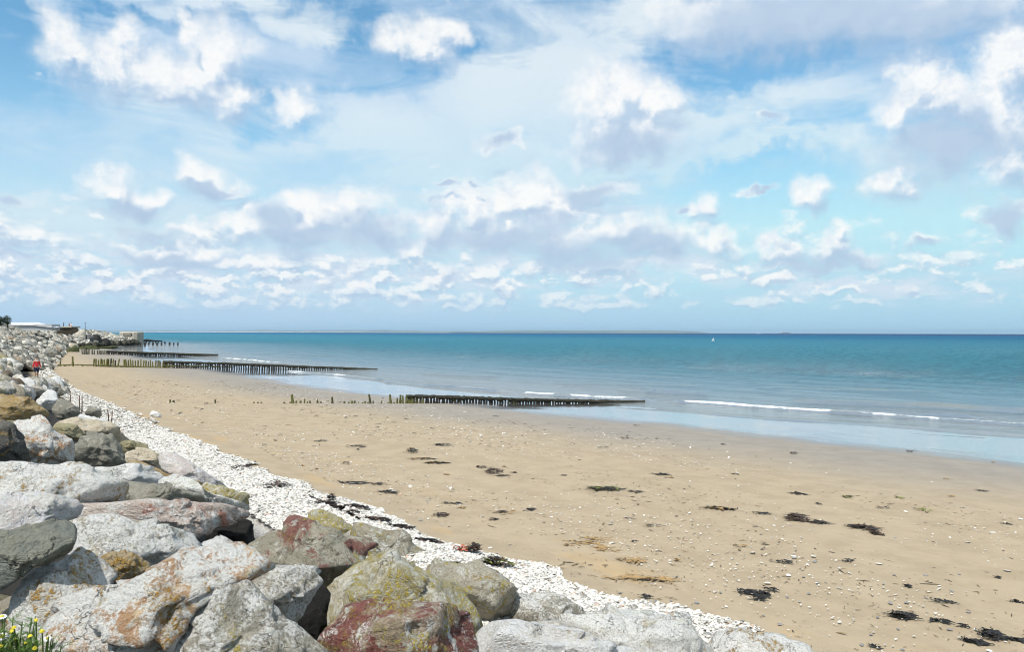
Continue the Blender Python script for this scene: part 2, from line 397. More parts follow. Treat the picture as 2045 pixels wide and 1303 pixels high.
def rock_mat(name, c1, c2, white=0.0, orange=0.0, yellow=0.0, red=None, speck=0.5, crust=0.0, strata=0.0, redamt=0.4, wetdark=False, whitecol=(0.80, 0.775, 0.725)):
    m, N, b = new_mat(name); tco = N.n.new('ShaderNodeTexCoord').outputs['Object']
    oi = N.n.new('ShaderNodeObjectInfo').outputs['Random']
    off = N.v('SCALE', N.comb(oi, N.m('MULTIPLY', oi, 7.3), N.m('MULTIPLY', oi, 3.7)), 40.0)
    p = N.v('ADD', tco, off)
    big = N.noise(p, 1.7, 6, 0.6, 0.6); mid = N.noise(p, 7.0, 8, 0.68, 0.3); fine = N.noise(p, 42.0, 5, 0.7); vf = N.noise(p, 130.0, 3, 0.7)
    col = N.mix(N.ss(N.m('ADD', N.m('MULTIPLY', big, 0.6), N.m('MULTIPLY', mid, 0.4)), 0.40, 0.60), c1, c2)
    col = N.mix(N.m('MULTIPLY', oi, 0.35), col, N.v('MULTIPLY', col, (0.72, 0.70, 0.68)))
    if red is not None:
        r = N.noise(N.v('ADD', p, (9, 3, 1)), 2.0, 10, 0.72, 0.5)
        col = N.mix(N.m('MULTIPLY', N.ss(N.m('ADD', r, N.m('MULTIPLY', N.m('SUBTRACT', fine, 0.35), 0.22)), 0.74 - redamt * 0.42, 0.785 - redamt * 0.42), 0.9), col, red)
    if white > 0:
        w = N.m('ADD', N.m('MULTIPLY', N.noise(N.v('ADD', p, (2, 8, 5)), 4.2, 10, 0.78, 0.5), 0.66), N.m('ADD', N.m('MULTIPLY', fine, 0.22), N.m('MULTIPLY', vf, 0.12)))
        th = 0.66 - white * 0.30
        col = N.mix(N.ss(w, th, th + 0.07), col, whitecol)
    if speck > 0:
        col = N.mix(N.m('MULTIPLY', N.ss(fine, 0.53, 0.36), speck), col, N.v('MULTIPLY', col, (0.36, 0.34, 0.31)))
        col = N.mix(N.m('MULTIPLY', N.ss(vf, 0.52, 0.66), speck * 0.6), col, N.v('MULTIPLY', col, (1.35, 1.33, 1.3)))
    # strain lines and joints
    wp = N.v('ADD', p, N.v('SCALE', N.noise(p, 3.0, 4, 0.6, color=True), 0.9))
    cr = N.voro(wp, 2.1, 'DISTANCE_TO_EDGE'); crk = N.m('MULTIPLY', N.ss(cr, 0.016, 0.002), N.ss(N.noise(p, 3.4, 4), 0.50, 0.62))
    col = N.mix(N.m('MULTIPLY', crk, 0.6), col, (0.045, 0.04, 0.035))
    pores = N.m('MULTIPLY', N.ss(N.voro(wp, 26.0), 0.20, 0.10), N.ss(mid, 0.52, 0.62))
    col = N.mix(N.m('MULTIPLY', pores, 0.75), col, (0.09, 0.08, 0.065))
    lich = None
    cl = N.ss(N.voro(N.v('ADD', p, N.v('SCALE', N.noise(p, 16, 3, color=True), 0.10)), 22.0), 0.62, 0.30)
    grain = N.ss(N.noise(p, 75.0, 3, 0.7), 0.36, 0.56)
    if orange > 0:
        a = N.noise(N.v('ADD', p, (4, 4, 12)), 2.4, 7, 0.7, 0.5); th = 0.70 - orange * 0.34
        k = N.m('MULTIPLY', N.ss(a, th, th + 0.045), N.m('MULTIPLY', cl, grain))
        col = N.mix(N.m('MULTIPLY', N.ss(a, th - 0.01, th + 0.07), 0.28), col, (0.34, 0.25, 0.11))
        col = N.mix(k, col, N.mix(fine, (0.50, 0.25, 0.03), (0.66, 0.40, 0.06)))
        lich = k
    if yellow > 0:
        a = N.noise(N.v('ADD', p, (14, 1, 2)), 3.0, 7, 0.7, 0.4); th = 0.72 - yellow * 0.36
        k = N.m('MULTIPLY', N.ss(a, th, th + 0.07), N.m('MULTIPLY', cl, grain))
        col = N.mix(N.m('MULTIPLY', N.ss(a, th - 0.03, th + 0.08), 0.45), col, (0.27, 0.24, 0.11))
        col = N.mix(k, col, N.mix(fine, (0.56, 0.42, 0.03), (0.72, 0.56, 0.07)))
        lich = k if lich is None else N.m('MAXIMUM', lich, k)
    if crust > 0:   # pale round crusts of white and grey-green lichen
        v = N.voro(N.v('ADD', p, N.v('SCALE', N.noise(p, 9, 3, color=True), 0.16)), 8.0)
        k = N.m('MULTIPLY', N.ss(v, 0.34, 0.22), N.ss(mid, 0.55 - crust * 0.2, 0.66 - crust * 0.2))
        col = N.mix(N.m('MULTIPLY', k, 0.75), col, (0.60, 0.60, 0.52))
    N.put(b.inputs['Base Color'], col); b.inputs['Roughness'].default_value = 0.82
    b.inputs['Specular IOR Level'].default_value = 0.35
    h = N.m('ADD', N.m('MULTIPLY', mid, 1.0), N.m('MULTIPLY', fine, 0.42))
    h = N.m('ADD', h, N.m('MULTIPLY', vf, 0.14))
    h = N.m('SUBTRACT', h, N.m('MULTIPLY', crk, 0.55)); h = N.m('SUBTRACT', h, N.m('MULTIPLY', pores, 0.25))
    if strata > 0:
        sp = N.v('MULTIPLY', N.v('ADD', p, N.v('SCALE', N.noise(p, 1.6, 3, color=True), 0.6)), (1.2, 2.5, 9.0))
        h = N.m('ADD', h, N.m('MULTIPLY', N.noise(sp, 2.6, 5, 0.6), strata))
    if lich is not None: h = N.m('ADD', h, N.m('MULTIPLY', lich, 0.20))
    N.l.new(N.bump(h, 1.0, 0.105), b.inputs['Normal'])
    return m
RM = dict(
 greyspeck=rock_mat('rock_grey_speckled', (0.358,0.331,0.270), (0.597,0.535,0.424), white=0.64, yellow=0.28, speck=0.62, crust=0.5),
 white=rock_mat('rock_white_quartz', (0.767,0.700,0.606), (0.800,0.800,0.734), white=0.75, orange=0.10, speck=0.30, strata=0.3, whitecol=(0.83,0.81,0.78)),
 whiteorange=rock_mat('rock_white_orange', (0.747,0.507,0.282), (0.800,0.648,0.411), white=0.72, orange=0.42, yellow=0.18, red=(0.52,0.29,0.15), redamt=0.62, speck=0.35, crust=0.4, strata=0.2, whitecol=(0.82,0.795,0.74)),
 whitelich=rock_mat('rock_white_lichen', (0.680,0.618,0.510), (0.800,0.793,0.670), white=0.86, orange=0.58, yellow=0.2, speck=0.45, whitecol=(0.82,0.795,0.74)),
 whitespot=rock_mat('rock_white_spotted', (0.597,0.507,0.359), (0.800,0.800,0.694), white=0.78, orange=0.30, yellow=0.15, speck=0.6, whitecol=(0.82,0.80,0.75)),
 blue=rock_mat('rock_blue_grey', (0.254,0.267,0.231), (0.343,0.331,0.257), orange=0.22, speck=0.35, strata=0.8),
 pink=rock_mat('rock_pink_white', (0.644,0.513,0.436), (0.792,0.676,0.585), white=0.55, red=(0.48,0.20,0.13), redamt=0.38, orange=0.15, speck=0.4, strata=0.6),
 mauve=rock_mat('rock_mauve_white', (0.742,0.641,0.596), (0.800,0.781,0.713), white=0.55, speck=0.3, strata=0.4, orange=0.08, whitecol=(0.78,0.765,0.77)),
 redgreen=rock_mat('rock_red_patched', (0.374,0.341,0.256), (0.510,0.468,0.366), red=(0.27,0.10,0.08), redamt=0.42, white=0.28, yellow=0.42, speck=0.6, crust=0.5),
 red=rock_mat('rock_dark_red', (0.408,0.308,0.219), (0.521,0.407,0.293), red=(0.25,0.075,0.062), redamt=0.60, white=0.50, yellow=0.55, orange=0.25, speck=0.6, crust=0.5, strata=0.5),
 yellow=rock_mat('rock_yellow_lichen', (0.544,0.484,0.345), (0.680,0.616,0.470), white=0.56, yellow=0.80, orange=0.12, speck=0.45, crust=0.7, whitecol=(0.74,0.71,0.62)),
 tan=rock_mat('rock_tan_lichen', (0.419,0.374,0.282), (0.544,0.495,0.387), white=0.45, yellow=0.5, orange=0.35, speck=0.6, crust=0.7),
 orange=rock_mat('rock_orange_lichen', (0.508,0.381,0.218), (0.628,0.507,0.333), white=0.20, orange=0.95, yellow=0.3, speck=0.5),
 grey=rock_mat('rock_plain_grey', (0.299,0.282,0.231), (0.433,0.402,0.321), white=0.12, orange=0.10, speck=0.4, strata=0.35, crust=0.2),
 dark=rock_mat('rock_dark_granite', (0.103,0.100,0.096), (0.196,0.185,0.154), orange=0.42, yellow=0.2, speck=0.8, crust=0.3),
 olive=rock_mat('rock_olive_grey', (0.329,0.296,0.180), (0.463,0.408,0.243), white=0.15, orange=0.35, speck=0.5, strata=0.5),
 beige=rock_mat('rock_beige', (0.568,0.479,0.347), (0.747,0.648,0.488), white=0.40, orange=0.15, speck=0.45),
 algae=rock_mat('rock_green_algae', (0.036,0.045,0.017), (0.103,0.110,0.029), speck=0.5),
 wet=rock_mat('rock_wet_and_shade_black', (0.010,0.009,0.008), (0.024,0.022,0.018), speck=0.4),  # wet rocks at the point, and painted shade for the gap rocks
 brown=rock_mat('rock_brown', (0.165,0.125,0.086), (0.268,0.200,0.144), white=0.12, speck=0.5),
)

# ------------------------------------------------------------------ ground sheet
def polar_grid(r0, r1, nr, a0, a1, na, snap=None):
    rr = np.geomspace(r0, r1, nr); aa = np.linspace(a0, a1, na)
    Rr, A = np.meshgrid(rr, aa, indexing='ij'); return Rr * np.sin(A), Rr * np.cos(A)
def grid_faces(n, m):
    i = np.arange(n * m).reshape(n, m)
    return np.stack([i[:-1, :-1], i[:-1, 1:], i[1:, 1:], i[1:, :-1]], -1).reshape(-1, 4)
gx, gy = polar_grid(1.2, 520.0, 420, R(-62), R(58), 330)
gu, gv = uv(gx, gy)
gz = land_z(gu, gv)
pts = np.stack([gx.ravel(), gy.ravel(), np.zeros(gx.size)], 1)
und = fbm(pts * 0.25, 3, 5).reshape(gx.shape) * 0.025 + fbm(pts * np.array([1.3, 1.3, 1]), 3, 9).reshape(gx.shape) * 0.008
gz = gz + und * np.clip((gu - 6.5) / 2, 0, 1)
me = np_mesh('beach_sand', np.stack([gx.ravel(), gy.ravel(), gz.ravel()], 1), grid_faces(*gx.shape)[:, ::-1], True)
attr(me, 'du', (gu - wat(gv)).ravel()); attr(me, 'dt', (gu - toe(gv)).ravel()); attr(me, 'vv', gv.ravel())
ms, N, b = new_mat('sand')
tco = N.n.new('ShaderNodeTexCoord').outputs['Object']
def at_(N, name):
    n = N.n.new('ShaderNodeAttribute'); n.attribute_name = name; return n.outputs['Fac']
du, dt, vv = at_(N, 'du'), at_(N, 'dt'), at_(N, 'vv')
rp = N.n.new('ShaderNodeMapping'); rp.inputs['Rotation'].default_value = (0, 0, -math.atan2(UY, UX)); N.l.new(tco, rp.inputs[0]); UVp = rp.outputs[0]
str_ = N.noise(N.v('MULTIPLY', UVp, (1.0, 0.16, 1.0)), 1.4, 6, 0.6, 0.3)   # streaks that follow the shore
bigs = N.noise(tco, 0.16, 5, 0.55); mids = N.noise(tco, 1.3, 6, 0.6); fin = N.noise(tco, 38.0, 4, 0.7)
duw = N.m('ADD', du, N.m('ADD', N.m('MULTIPLY', N.m('SUBTRACT', str_, 0.5), 3.4), N.m('MULTIPLY', N.m('SUBTRACT', bigs, 0.5), 5.0)))
dry = N.mix(N.ss(mids, 0.35, 0.65), (0.326, 0.255, 0.168), (0.378, 0.298, 0.199))
dry = N.mix(N.m('MULTIPLY', N.ss(str_, 0.45, 0.7), 0.55), dry, (0.385, 0.31, 0.21))
dry = N.mix(N.m('MULTIPLY', N.ss(fin, 0.40, 0.30), 0.35), dry, (0.30, 0.21, 0.11))
ochre = N.m('MULTIPLY', N.ss(N.noise(N.v('MULTIPLY', UVp, (1, 0.35, 1)), 0.9, 7, 0.65), 0.53, 0.68), N.ss(dt, 5.5, 1.5))
dry = N.mix(N.m('MULTIPLY', ochre, 0.5), dry, (0.46, 0.30, 0.13))
damp = N.ss(duw, -21.5, -12.5)
col = N.mix(damp, dry, N.mix(N.ss(mids, 0.3, 0.7), (0.245, 0.212, 0.172), (0.285, 0.247, 0.20)))
film = N.ss(duw, -11.2, -7.6)
col = N.mix(film, col, (0.115, 0.105, 0.10))
# wrack of white chips, painted only as colour of the far sand where single chips are below a pixel
chip = N.m('MULTIPLY', N.ss(N.voro(tco, 9.0), 0.16, 0.10), N.ss(N.noise(tco, 0.5, 4), 0.48, 0.62))
col = N.mix(N.m('MULTIPLY', N.m('MULTIPLY', chip, N.ss(vv, 22, 40)), N.ss(film, 0.5, 0.0)), col, (0.62, 0.56, 0.47))
# the pale stones' bed under the rocks, and near-black painted within the bank as shade
bl = N.ss(vv, 9, 42, 1.30, 0.05); bed = N.ss(N.m('ADD', dt, N.m('MULTIPLY', N.m('SUBTRACT', mids, 0.5), 0.9)), bl, N.m('SUBTRACT', bl, 0.3))
bedc = N.mix(N.ss(N.voro(tco, 16.0, 'DISTANCE_TO_EDGE'), 0.02, 0.09), (0.16, 0.14, 0.115), (0.50, 0.48, 0.44))
bed = N.m('MULTIPLY', bed, N.ss(vv, 70, 40))
col = N.mix(bed, col, bedc)
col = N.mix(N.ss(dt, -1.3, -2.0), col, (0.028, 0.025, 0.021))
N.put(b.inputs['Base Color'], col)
N.put(b.inputs['Roughness'], N.m('SUBTRACT', N.m('SUBTRACT', 0.93, N.m('MULTIPLY', damp, 0.28)), N.m('MULTIPLY', film, 0.52)))
N.put(b.inputs['Specular IOR Level'], N.m('MULTIPLY_ADD', film, 0.4, 0.25))
N.put(b.inputs['Coat Weight'], N.m('MULTIPLY', film, 0.85)); b.inputs['Coat Roughness'].default_value = 0.05; b.inputs['Coat IOR'].default_value = 1.36
rip = N.noise(N.v('MULTIPLY', UVp, (1.0, 0.45, 1)), 5.0, 5, 0.6)
hh = N.m('ADD', N.m('MULTIPLY', fin, 0.3), N.m('ADD', rip, N.m('MULTIPLY', N.ss(N.voro(tco, 3.0), 0.3, 0.0), -0.15)))
nb = N.n.new('ShaderNodeBump'); N.l.new(hh, nb.inputs['Height']); nb.inputs['Distance'].default_value = 0.05
N.put(nb.inputs['Strength'], N.m('MULTIPLY_ADD', film, -0.5, 0.55)); N.l.new(nb.outputs[0], b.inputs['Normal'])
cb = N.n.new('ShaderNodeBump'); N.l.new(rip, cb.inputs['Height']); cb.inputs['Distance'].default_value = 0.02; cb.inputs['Strength'].default_value = 0.08
N.l.new(cb.outputs[0], b.inputs['Coat Normal'])
tag(link_mesh('beach_sand', me, ms), kind='structure')

# ------------------------------------------------------------------ sea
WAVES = []   # breaking and swelling wave lines, traced on the water: (photo points, height, width, foam)
def on_water(px, py): return hit(px, py, lambda u, v: SEA + 0 * u)
TR = [([(1322,803),(1400,807),(1500,815),(1600,821),(1700,828),(1800,834),(1900,840),(1980,846),(2100,853),(2400,880)], 0.24, 0.62, 1.0),
      ([(1620,819),(1700,823),(1800,829),(1900,832),(1960,835)], 0.16, 0.6, 0.55),
      ([(760,762),(850,771),(930,776),(1010,783)], 0.20, 0.7, 0.7),
      ([(1035,786),(1130,792),(1210,797),(1300,802)], 0.26, 0.7, 0.9),
      ([(565,742),(640,748),(700,753),(775,759)], 0.20, 0.6, 0.95),
      ([(440,716),(490,720),(540,725),(580,728)], 0.28, 0.9, 0.95),
      ([(318,694),(345,697),(352,697)], 0.15, 0.9, 0.0),
      ([(325,703),(345,704),(365,704)], 0.12, 0.8, 0.0),
      ([(840,745),(880,748),(930,751),(1000,752)], 0.16, 1.0, 0.0),
      ([(1230,779),(1330,786),(1420,790)], 0.22, 0.8, 0.0),
      ([(1290,783),(1360,787)], 0.16, 0.6, 0.5),
      ([(1560,803),(1680,808),(1780,811),(1900,818),(2100,828),(2400,852)], 0.36, 1.3, 0.0),
      ([(1180,815),(1300,822),(1420,830),(1520,838),(1700,847),(1850,858),(2100,874)], 0.10, 0.7, 0.0),
      ([(1500,850),(1640,857),(1800,868),(1950,877),(2100,886)], 0.05, 0.45, 0.0),
      ([(1100,765),(1250,768),(1400,771)], 0.16, 1.0, 0.0), ([(1500,775),(1700,780),(1900,786)], 0.2, 1.2, 0.0),
      ([(500,706),(600,709),(700,712)], 0.2, 1.2, 0.0)]
_rr = np.concatenate([np.geomspace(26, 110, 330)[:-1], np.geomspace(110, 330, 220)[:-1], np.geomspace(330, 31000, 110)]); _aa = np.linspace(R(-38), R(38), 560)
_R, _A = np.meshgrid(_rr, _aa, indexing='ij'); sx, sy = _R * np.sin(_A), _R * np.cos(_A)
sp = np.stack([sx.ravel(), sy.ravel()], 1); su, sv = uv(sp[:, 0], sp[:, 1]); rad = np.hypot(sp[:, 0], sp[:, 1])
sz = np.full(len(sp), SEA); foam = np.zeros(len(sp)); swell = np.zeros(len(sp))
depth_f = np.clip((su - wat(sv)) / 40, 0.05, 1)
q = np.stack([su * 0.55, sv * 0.16, np.zeros(len(su))], 1)
amp = 0.11 * depth_f * np.clip(250 / rad, 0.15, 1)
sz += amp * (fbm(q * 0.9, 3, 21) + 0.6 * np.sin(su * 0.9 + 2.2 * fbm(q * 0.3, 2, 3)))
near_m = rad < 420
for (tr, hgt, wdt, fo) in TR:
    P3 = np.array([on_water(*t)[:2] for t in tr])
    A, B = P3[:-1], P3[1:]; idx = np.where(near_m)[0]; pp = sp[idx]
    best = np.full(len(idx), 1e9); sgn = np.zeros(len(idx)); tt = np.zeros(len(idx)); tot = 0; L = np.linalg.norm(B - A, axis=1).sum(); ends = np.zeros(len(idx))
    for a, b_ in zip(A, B):
        e = b_ - a; l = np.linalg.norm(e); w = pp - a; k = np.clip((w @ e) / l ** 2, 0, 1)
        dvec = w - k[:, None] * e; d = np.hypot(dvec[:, 0], dvec[:, 1]); s = np.sign(dvec @ np.array([UX, UY]))
        m_ = d < best; best[m_] = d[m_]; sgn[m_] = s[m_]; tt[m_] = (tot + k[m_] * l) / L; tot += l
    w3 = np.stack([pp[:, 0] * 0.35, pp[:, 1] * 0.35, np.full(len(pp), hgt * 31)], 1)
    env = np.clip(tt / 0.07, 0, 1) * np.clip((1 - tt) / 0.07, 0, 1)
    sd = best * sgn + 0.35 * wdt * fbm(w3, 3, 8)
    prof = np.where(sd < 0, np.exp(-(sd / (wdt * 0.42)) ** 2), np.exp(-(sd / (wdt * 1.5)) ** 2))
    hv = hgt * (0.75 + 0.5 * fbm(w3 * 0.6, 2, 4))
    sz[idx] += hv * prof * env; swell[idx] = np.maximum(swell[idx], prof * env * (hgt / 0.3))
    if fo > 0:
        ff = np.exp(-((sd + wdt * 0.15) / (wdt * 0.48)) ** 2) * env * fo * np.clip(0.95 + 1.0 * fbm(w3 * 1.6, 3, 6), 0.78, 1.08)
        foam[idx] = np.maximum(foam[idx], ff)
me = np_mesh('sea', np.stack([sp[:, 0], sp[:, 1], sz], 1), grid_faces(*sx.shape)[:, ::-1], True)
attr(me, 'du', su - wat(sv)); attr(me, 'foam', foam); attr(me, 'swell', swell)
mw, N, b = new_mat('sea_water')
tco = N.n.new('ShaderNodeTexCoord').outputs['Object']; du, fo, sw = at_(N, 'du'), at_(N, 'foam'), at_(N, 'swell')
rp = N.n.new('ShaderNodeMapping'); rp.inputs['Rotation'].default_value = (0, 0, -math.atan2(UY, UX) * 0.6); N.l.new(tco, rp.inputs[0]); UVp = rp.outputs[0]
sh = N.noise(N.v('MULTIPLY', UVp, (0.35, 1.0, 1)), 0.05, 5, 0.6)
dd = N.m('MULTIPLY_ADD', N.m('SUBTRACT', sh, 0.5), 24.0, du)
c = N.mix(N.ss(du, 0.0, 24.0), (0.17, 0.175, 0.165), (0.11, 0.185, 0.215))
c = N.mix(N.ss(dd, 4.0, 80.0), c, (0.045, 0.225, 0.295))
c = N.mix(N.ss(dd, 120.0, 900.0), c, (0.008, 0.125, 0.235))
c = N.mix(N.ss(dd, 700.0, 3500.0), c, (0.002, 0.026, 0.105))
c = N.mix(N.m('MULTIPLY', N.m('MULTIPLY', N.ss(sw, 0.15, 0.8), N.ss(N.noise(tco, 0.12, 4), 0.36, 0.60)), N.ss(du, 90, 20)), c, (0.20, 0.20, 0.12))
chop = N.noise(N.v('MULTIPLY', UVp, (1.0, 1.7, 1)), 0.55, 7, 0.68, 0.4)
c = N.mix(N.m('MULTIPLY', N.ss(chop, 0.58, 0.40), N.ss(du, 10, 60, 0.0, 0.85)), c, N.v('MULTIPLY', c, (0.55, 0.62, 0.70)))
fn = N.noise(N.v('MULTIPLY', UVp, (1.8, 1.0, 1)), 4.0, 9, 0.82); fm = N.ss(N.m('SUBTRACT', fo, N.m('MULTIPLY', fn, 1.3)), -0.04, 0.36)
caps = N.m('MULTIPLY', N.ss(N.noise(N.v('MULTIPLY', UVp, (0.5, 1.0, 1)), 0.16, 8, 0.75), 0.690, 0.715), N.ss(du, 60, 220))
fm = N.m('MAXIMUM', fm, caps)
N.put(b.inputs['Base Color'], N.mix(fm, c, (0.82, 0.84, 0.84)))
N.put(b.inputs['Roughness'], N.m('MAXIMUM', N.m('MULTIPLY', fm, 0.8), N.ss(du, 5, 400, 0.07, 0.24)))
b.inputs['IOR'].default_value = 1.333; b.inputs['Specular IOR Level'].default_value = 0.0
f1 = N.noise(N.v('MULTIPLY', UVp, (1.2, 1.8, 1)), 1.4, 6, 0.65, 0.3)
hh = N.m('ADD', N.m('MULTIPLY', f1, 0.5), N.m('MULTIPLY', chop, 1.6))
nb = N.n.new('ShaderNodeBump'); N.l.new(hh, nb.inputs['Height']); nb.inputs['Distance'].default_value = 0.9
N.put(nb.inputs['Strength'], N.ss(du, -2.0, 70.0, 0.06, 1.0)); N.l.new(nb.outputs[0], b.inputs['Normal'])
gl = N.n.new('ShaderNodeBsdfGlossy'); N.put(gl.inputs['Roughness'], N.ss(du, 5, 300, 0.07, 0.26)); N.l.new(nb.outputs[0], gl.inputs['Normal'])
fr = N.n.new('ShaderNodeFresnel'); fr.inputs[0].default_value = 1.333
mx = N.n.new('ShaderNodeMixShader')   # a ruffled sea mirrors less of the sky than flat water does
N.put(mx.inputs[0], N.m('MULTIPLY', N.m('MULTIPLY', fr.outputs[0], N.ss(N.m('DIVIDE', 60.0, N.m('ADD', N.m('MAXIMUM', dd, 0.0), 60.0)), 0.30, 0.97, 0.09, 0.66)), N.m('SUBTRACT', 1.0, fm)))
N.l.new(b.outputs[0], mx.inputs[1]); N.l.new(gl.outputs[0], mx.inputs[2]); N.l.new(mx.outputs[0], N.n['Material Output'].inputs[0])
tag(link_mesh('sea', me, mw), kind='structure')
# the sea bed and the land beyond the framed part, down to the horizon
mb_ = MB(); mb_.add([(-32000, -600, -4.6), (32000, -600, -4.6), (32000, 31000, -4.6), (-32000, 31000, -4.6)], [(0, 1, 2, 3)])
tag(mb_.build('seabed', plain('seabed_sand', (0.05, 0.11, 0.12), 0.5, 0.1, 0.05, 0)), kind='structure')
xs, ys = polar_grid(1.2, 500, 60, R(58), R(298), 60); us, vs_ = uv(xs, ys)
zs = land_z(us, vs_); me = np_mesh('back_land', np.stack([xs.ravel(), ys.ravel(), zs.ravel()], 1), grid_faces(*xs.shape)[:, ::-1], True)
attr(me, 'du', (us - wat(vs_)).ravel()); attr(me, 'dt', (us - toe(vs_)).ravel()); attr(me, 'vv', vs_.ravel())
tag(link_mesh('beach_sand', me, ms), kind='structure')

# ------------------------------------------------------------------ rocks
import bmesh
_ico = {}
def ico(sub):
    if sub not in _ico:
        bm = bmesh.new(); bmesh.ops.create_icosphere(bm, subdivisions=sub, radius=1.0)
        V = np.array([v.co[:] for v in bm.verts]); F = np.array([[v.index for v in f.verts] for f in bm.faces]); bm.free(); _ico[sub] = (V, F)
    return _ico[sub]
def clip_planes(Pn, planes, k=16.0):
    for n, frac in planes:
        n = np.array(n, float); n /= np.linalg.norm(n); s = Pn @ n; L = frac * s.max()
        q = np.maximum(s / L, 0.0); Pn = Pn * ((1 + q ** k) ** (-1.0 / k))[:, None]
    return Pn
def roughen(Pn, size, seed, amt=1.0, octv=5):
    r = np.linalg.norm(Pn, axis=1, keepdims=True); d = Pn / np.maximum(r, 1e-6)
    low = fbm(Pn / size * 1.6 + seed * 3.1, 3, seed); hi = fbm(Pn * 5.0 + seed, octv, seed + 5, 0.55)
    rid = 1 - np.abs(fbm(Pn / size * 2.6 + seed * 1.7, 3, seed + 9)) * 3.0
    # fractured faces: each patch is a small plane of its own, stepped against its neighbours
    rs = np.random.default_rng(seed * 7 + 1)
    if len(Pn) > 600:
        K = 46 if len(Pn) > 5000 else 26; S_ = Pn[rs.integers(0, len(Pn), K)]; W3 = Pn + 0.05 * size * np.stack([fbm(Pn / size * 5 + 3 * j, 2, seed + j) for j in range(3)], 1)
        D2 = ((W3[:, None, :] - S_[None]) ** 2 * rs.uniform(.6, 1.6, (K, 1))[None]).sum(2); ni = D2.argmin(1)
        G_k = rs.normal(0, 0.13, (K, 3)); H_k = rs.uniform(-.022, .022, K) * size
        Pn = Pn + d * (H_k[ni] + ((Pn - S_[ni]) * G_k[ni]).sum(1))[:, None] * min(amt, 1.0)
    return Pn + d * (low * 0.085 * size + hi * 0.055 * min(size, 1.2) + np.clip(rid, 0, 1) * 0.028 * size)[:, None] * amt
def traced_rock(poly, mat, label, seed, dist=None, thick=0.8, facets=4, sub=5, name='boulder', cat='boulder', amt=1.0, group=None, boxy=0.7, planes=None):
    P2 = np.array(poly, float); c2 = (P2.max(0) + P2.min(0)) / 2 * 0.4 + P2.mean(0) * 0.6
    if dist is None:
        C = hit(c2[0], c2[1], top_fn); C = hit(c2[0], c2[1], top_fn, 0.28 * (np.ptp(P2[:, 1]) if P2[:, 1].max() < 1290 else 130) / ppm(C)); f = ray(*c2)
    else:
        f = ray(*c2); C = CP + f * (dist / f[1])
    right = np.cross(f, [0, 0, 1]); right /= np.linalg.norm(right); up = np.cross(right, f)
    L = []
    for q in P2:
        d = ray(*q); t = ((C - CP) @ f) / (d @ f); w = CP + d * t - C; L.append((w @ right, w @ up))
    L = np.array(L) * 1.055; size = math.sqrt(max(np.ptp(L[:, 0]) * np.ptp(L[:, 1]), 1e-4)) / 2
    T = thick * (0.6 * size + 0.4 * np.ptp(L[:, 0]) / 2)
    S, F = ico(sub); th = np.arctan2(S[:, 1], S[:, 0])
    # outline radius by angle
    TH = np.linspace(-math.pi, math.pi, 721); Rr = np.full(721, 1e-3); D = np.stack([np.cos(TH), np.sin(TH)], 1)
    for a, b in zip(L, np.roll(L, -1, 0)):
        e = b - a; den = D[:, 0] * e[1] - D[:, 1] * e[0]; den = np.where(np.abs(den) < 1e-9, 1e-9, den)
        t = (a[0] * e[1] - a[1] * e[0]) / den; s = (a[0] * D[:, 1] - a[1] * D[:, 0]) / den
        ok = (t > 0) & (s >= -1e-6) & (s <= 1 + 1e-6); Rr = np.where(ok, np.maximum(Rr, t), Rr)
    ker = np.ones(9) / 9; Rr = np.convolve(np.concatenate([Rr[-5:-1], Rr, Rr[1:5]]), ker, 'valid')
    rad = np.interp(th, TH, Rr); rho = np.hypot(S[:, 0], S[:, 1]); g = rho ** boxy
    Pn = np.stack([rad * np.cos(th) * g, rad * np.sin(th) * g, T * np.sign(S[:, 2]) * np.abs(S[:, 2]) ** 0.8], 1)
    rs = np.random.default_rng(seed)
    if planes is None:
        planes = []
        for k in range(facets + 2):
            a = rs.uniform(0, 2 * math.pi); z = rs.uniform(0.35, 0.9)
            planes.append(((math.cos(a) * math.sqrt(1 - z * z) * 0.9, math.sin(a) * math.sqrt(1 - z * z) * 0.9, z), rs.uniform(0.55, 0.82)))
    extra = []
    for k in range(14):
        a = rs.uniform(0, 2 * math.pi); z = rs.uniform(0.42, 0.97); extra.append(((math.cos(a) * math.sqrt(1 - z * z) * 0.9, math.sin(a) * math.sqrt(1 - z * z) * 0.9, z), rs.uniform(0.64, 0.84)))
    Pn = clip_planes(Pn, list(planes) + extra, 90)
    Pn = roughen(Pn, size * 2, seed, amt)
    for ax in (0, 1):   # cutting the faces shrinks the block: bring it back to its full width and height
        a0, a1 = Pn[:, ax].min(), Pn[:, ax].max(); b0, b1 = L[:, ax].min(), L[:, ax].max(); Pn[:, ax] = (Pn[:, ax] - a0) / (a1 - a0) * (b1 - b0) + b0
    Wd = Pn[:, :1] * right + Pn[:, 1:2] * up - Pn[:, 2:3] * f
    o = link_mesh(name, np_mesh(name, Wd, F, True), mat, None, C)
    return tag(o, label, cat, group)

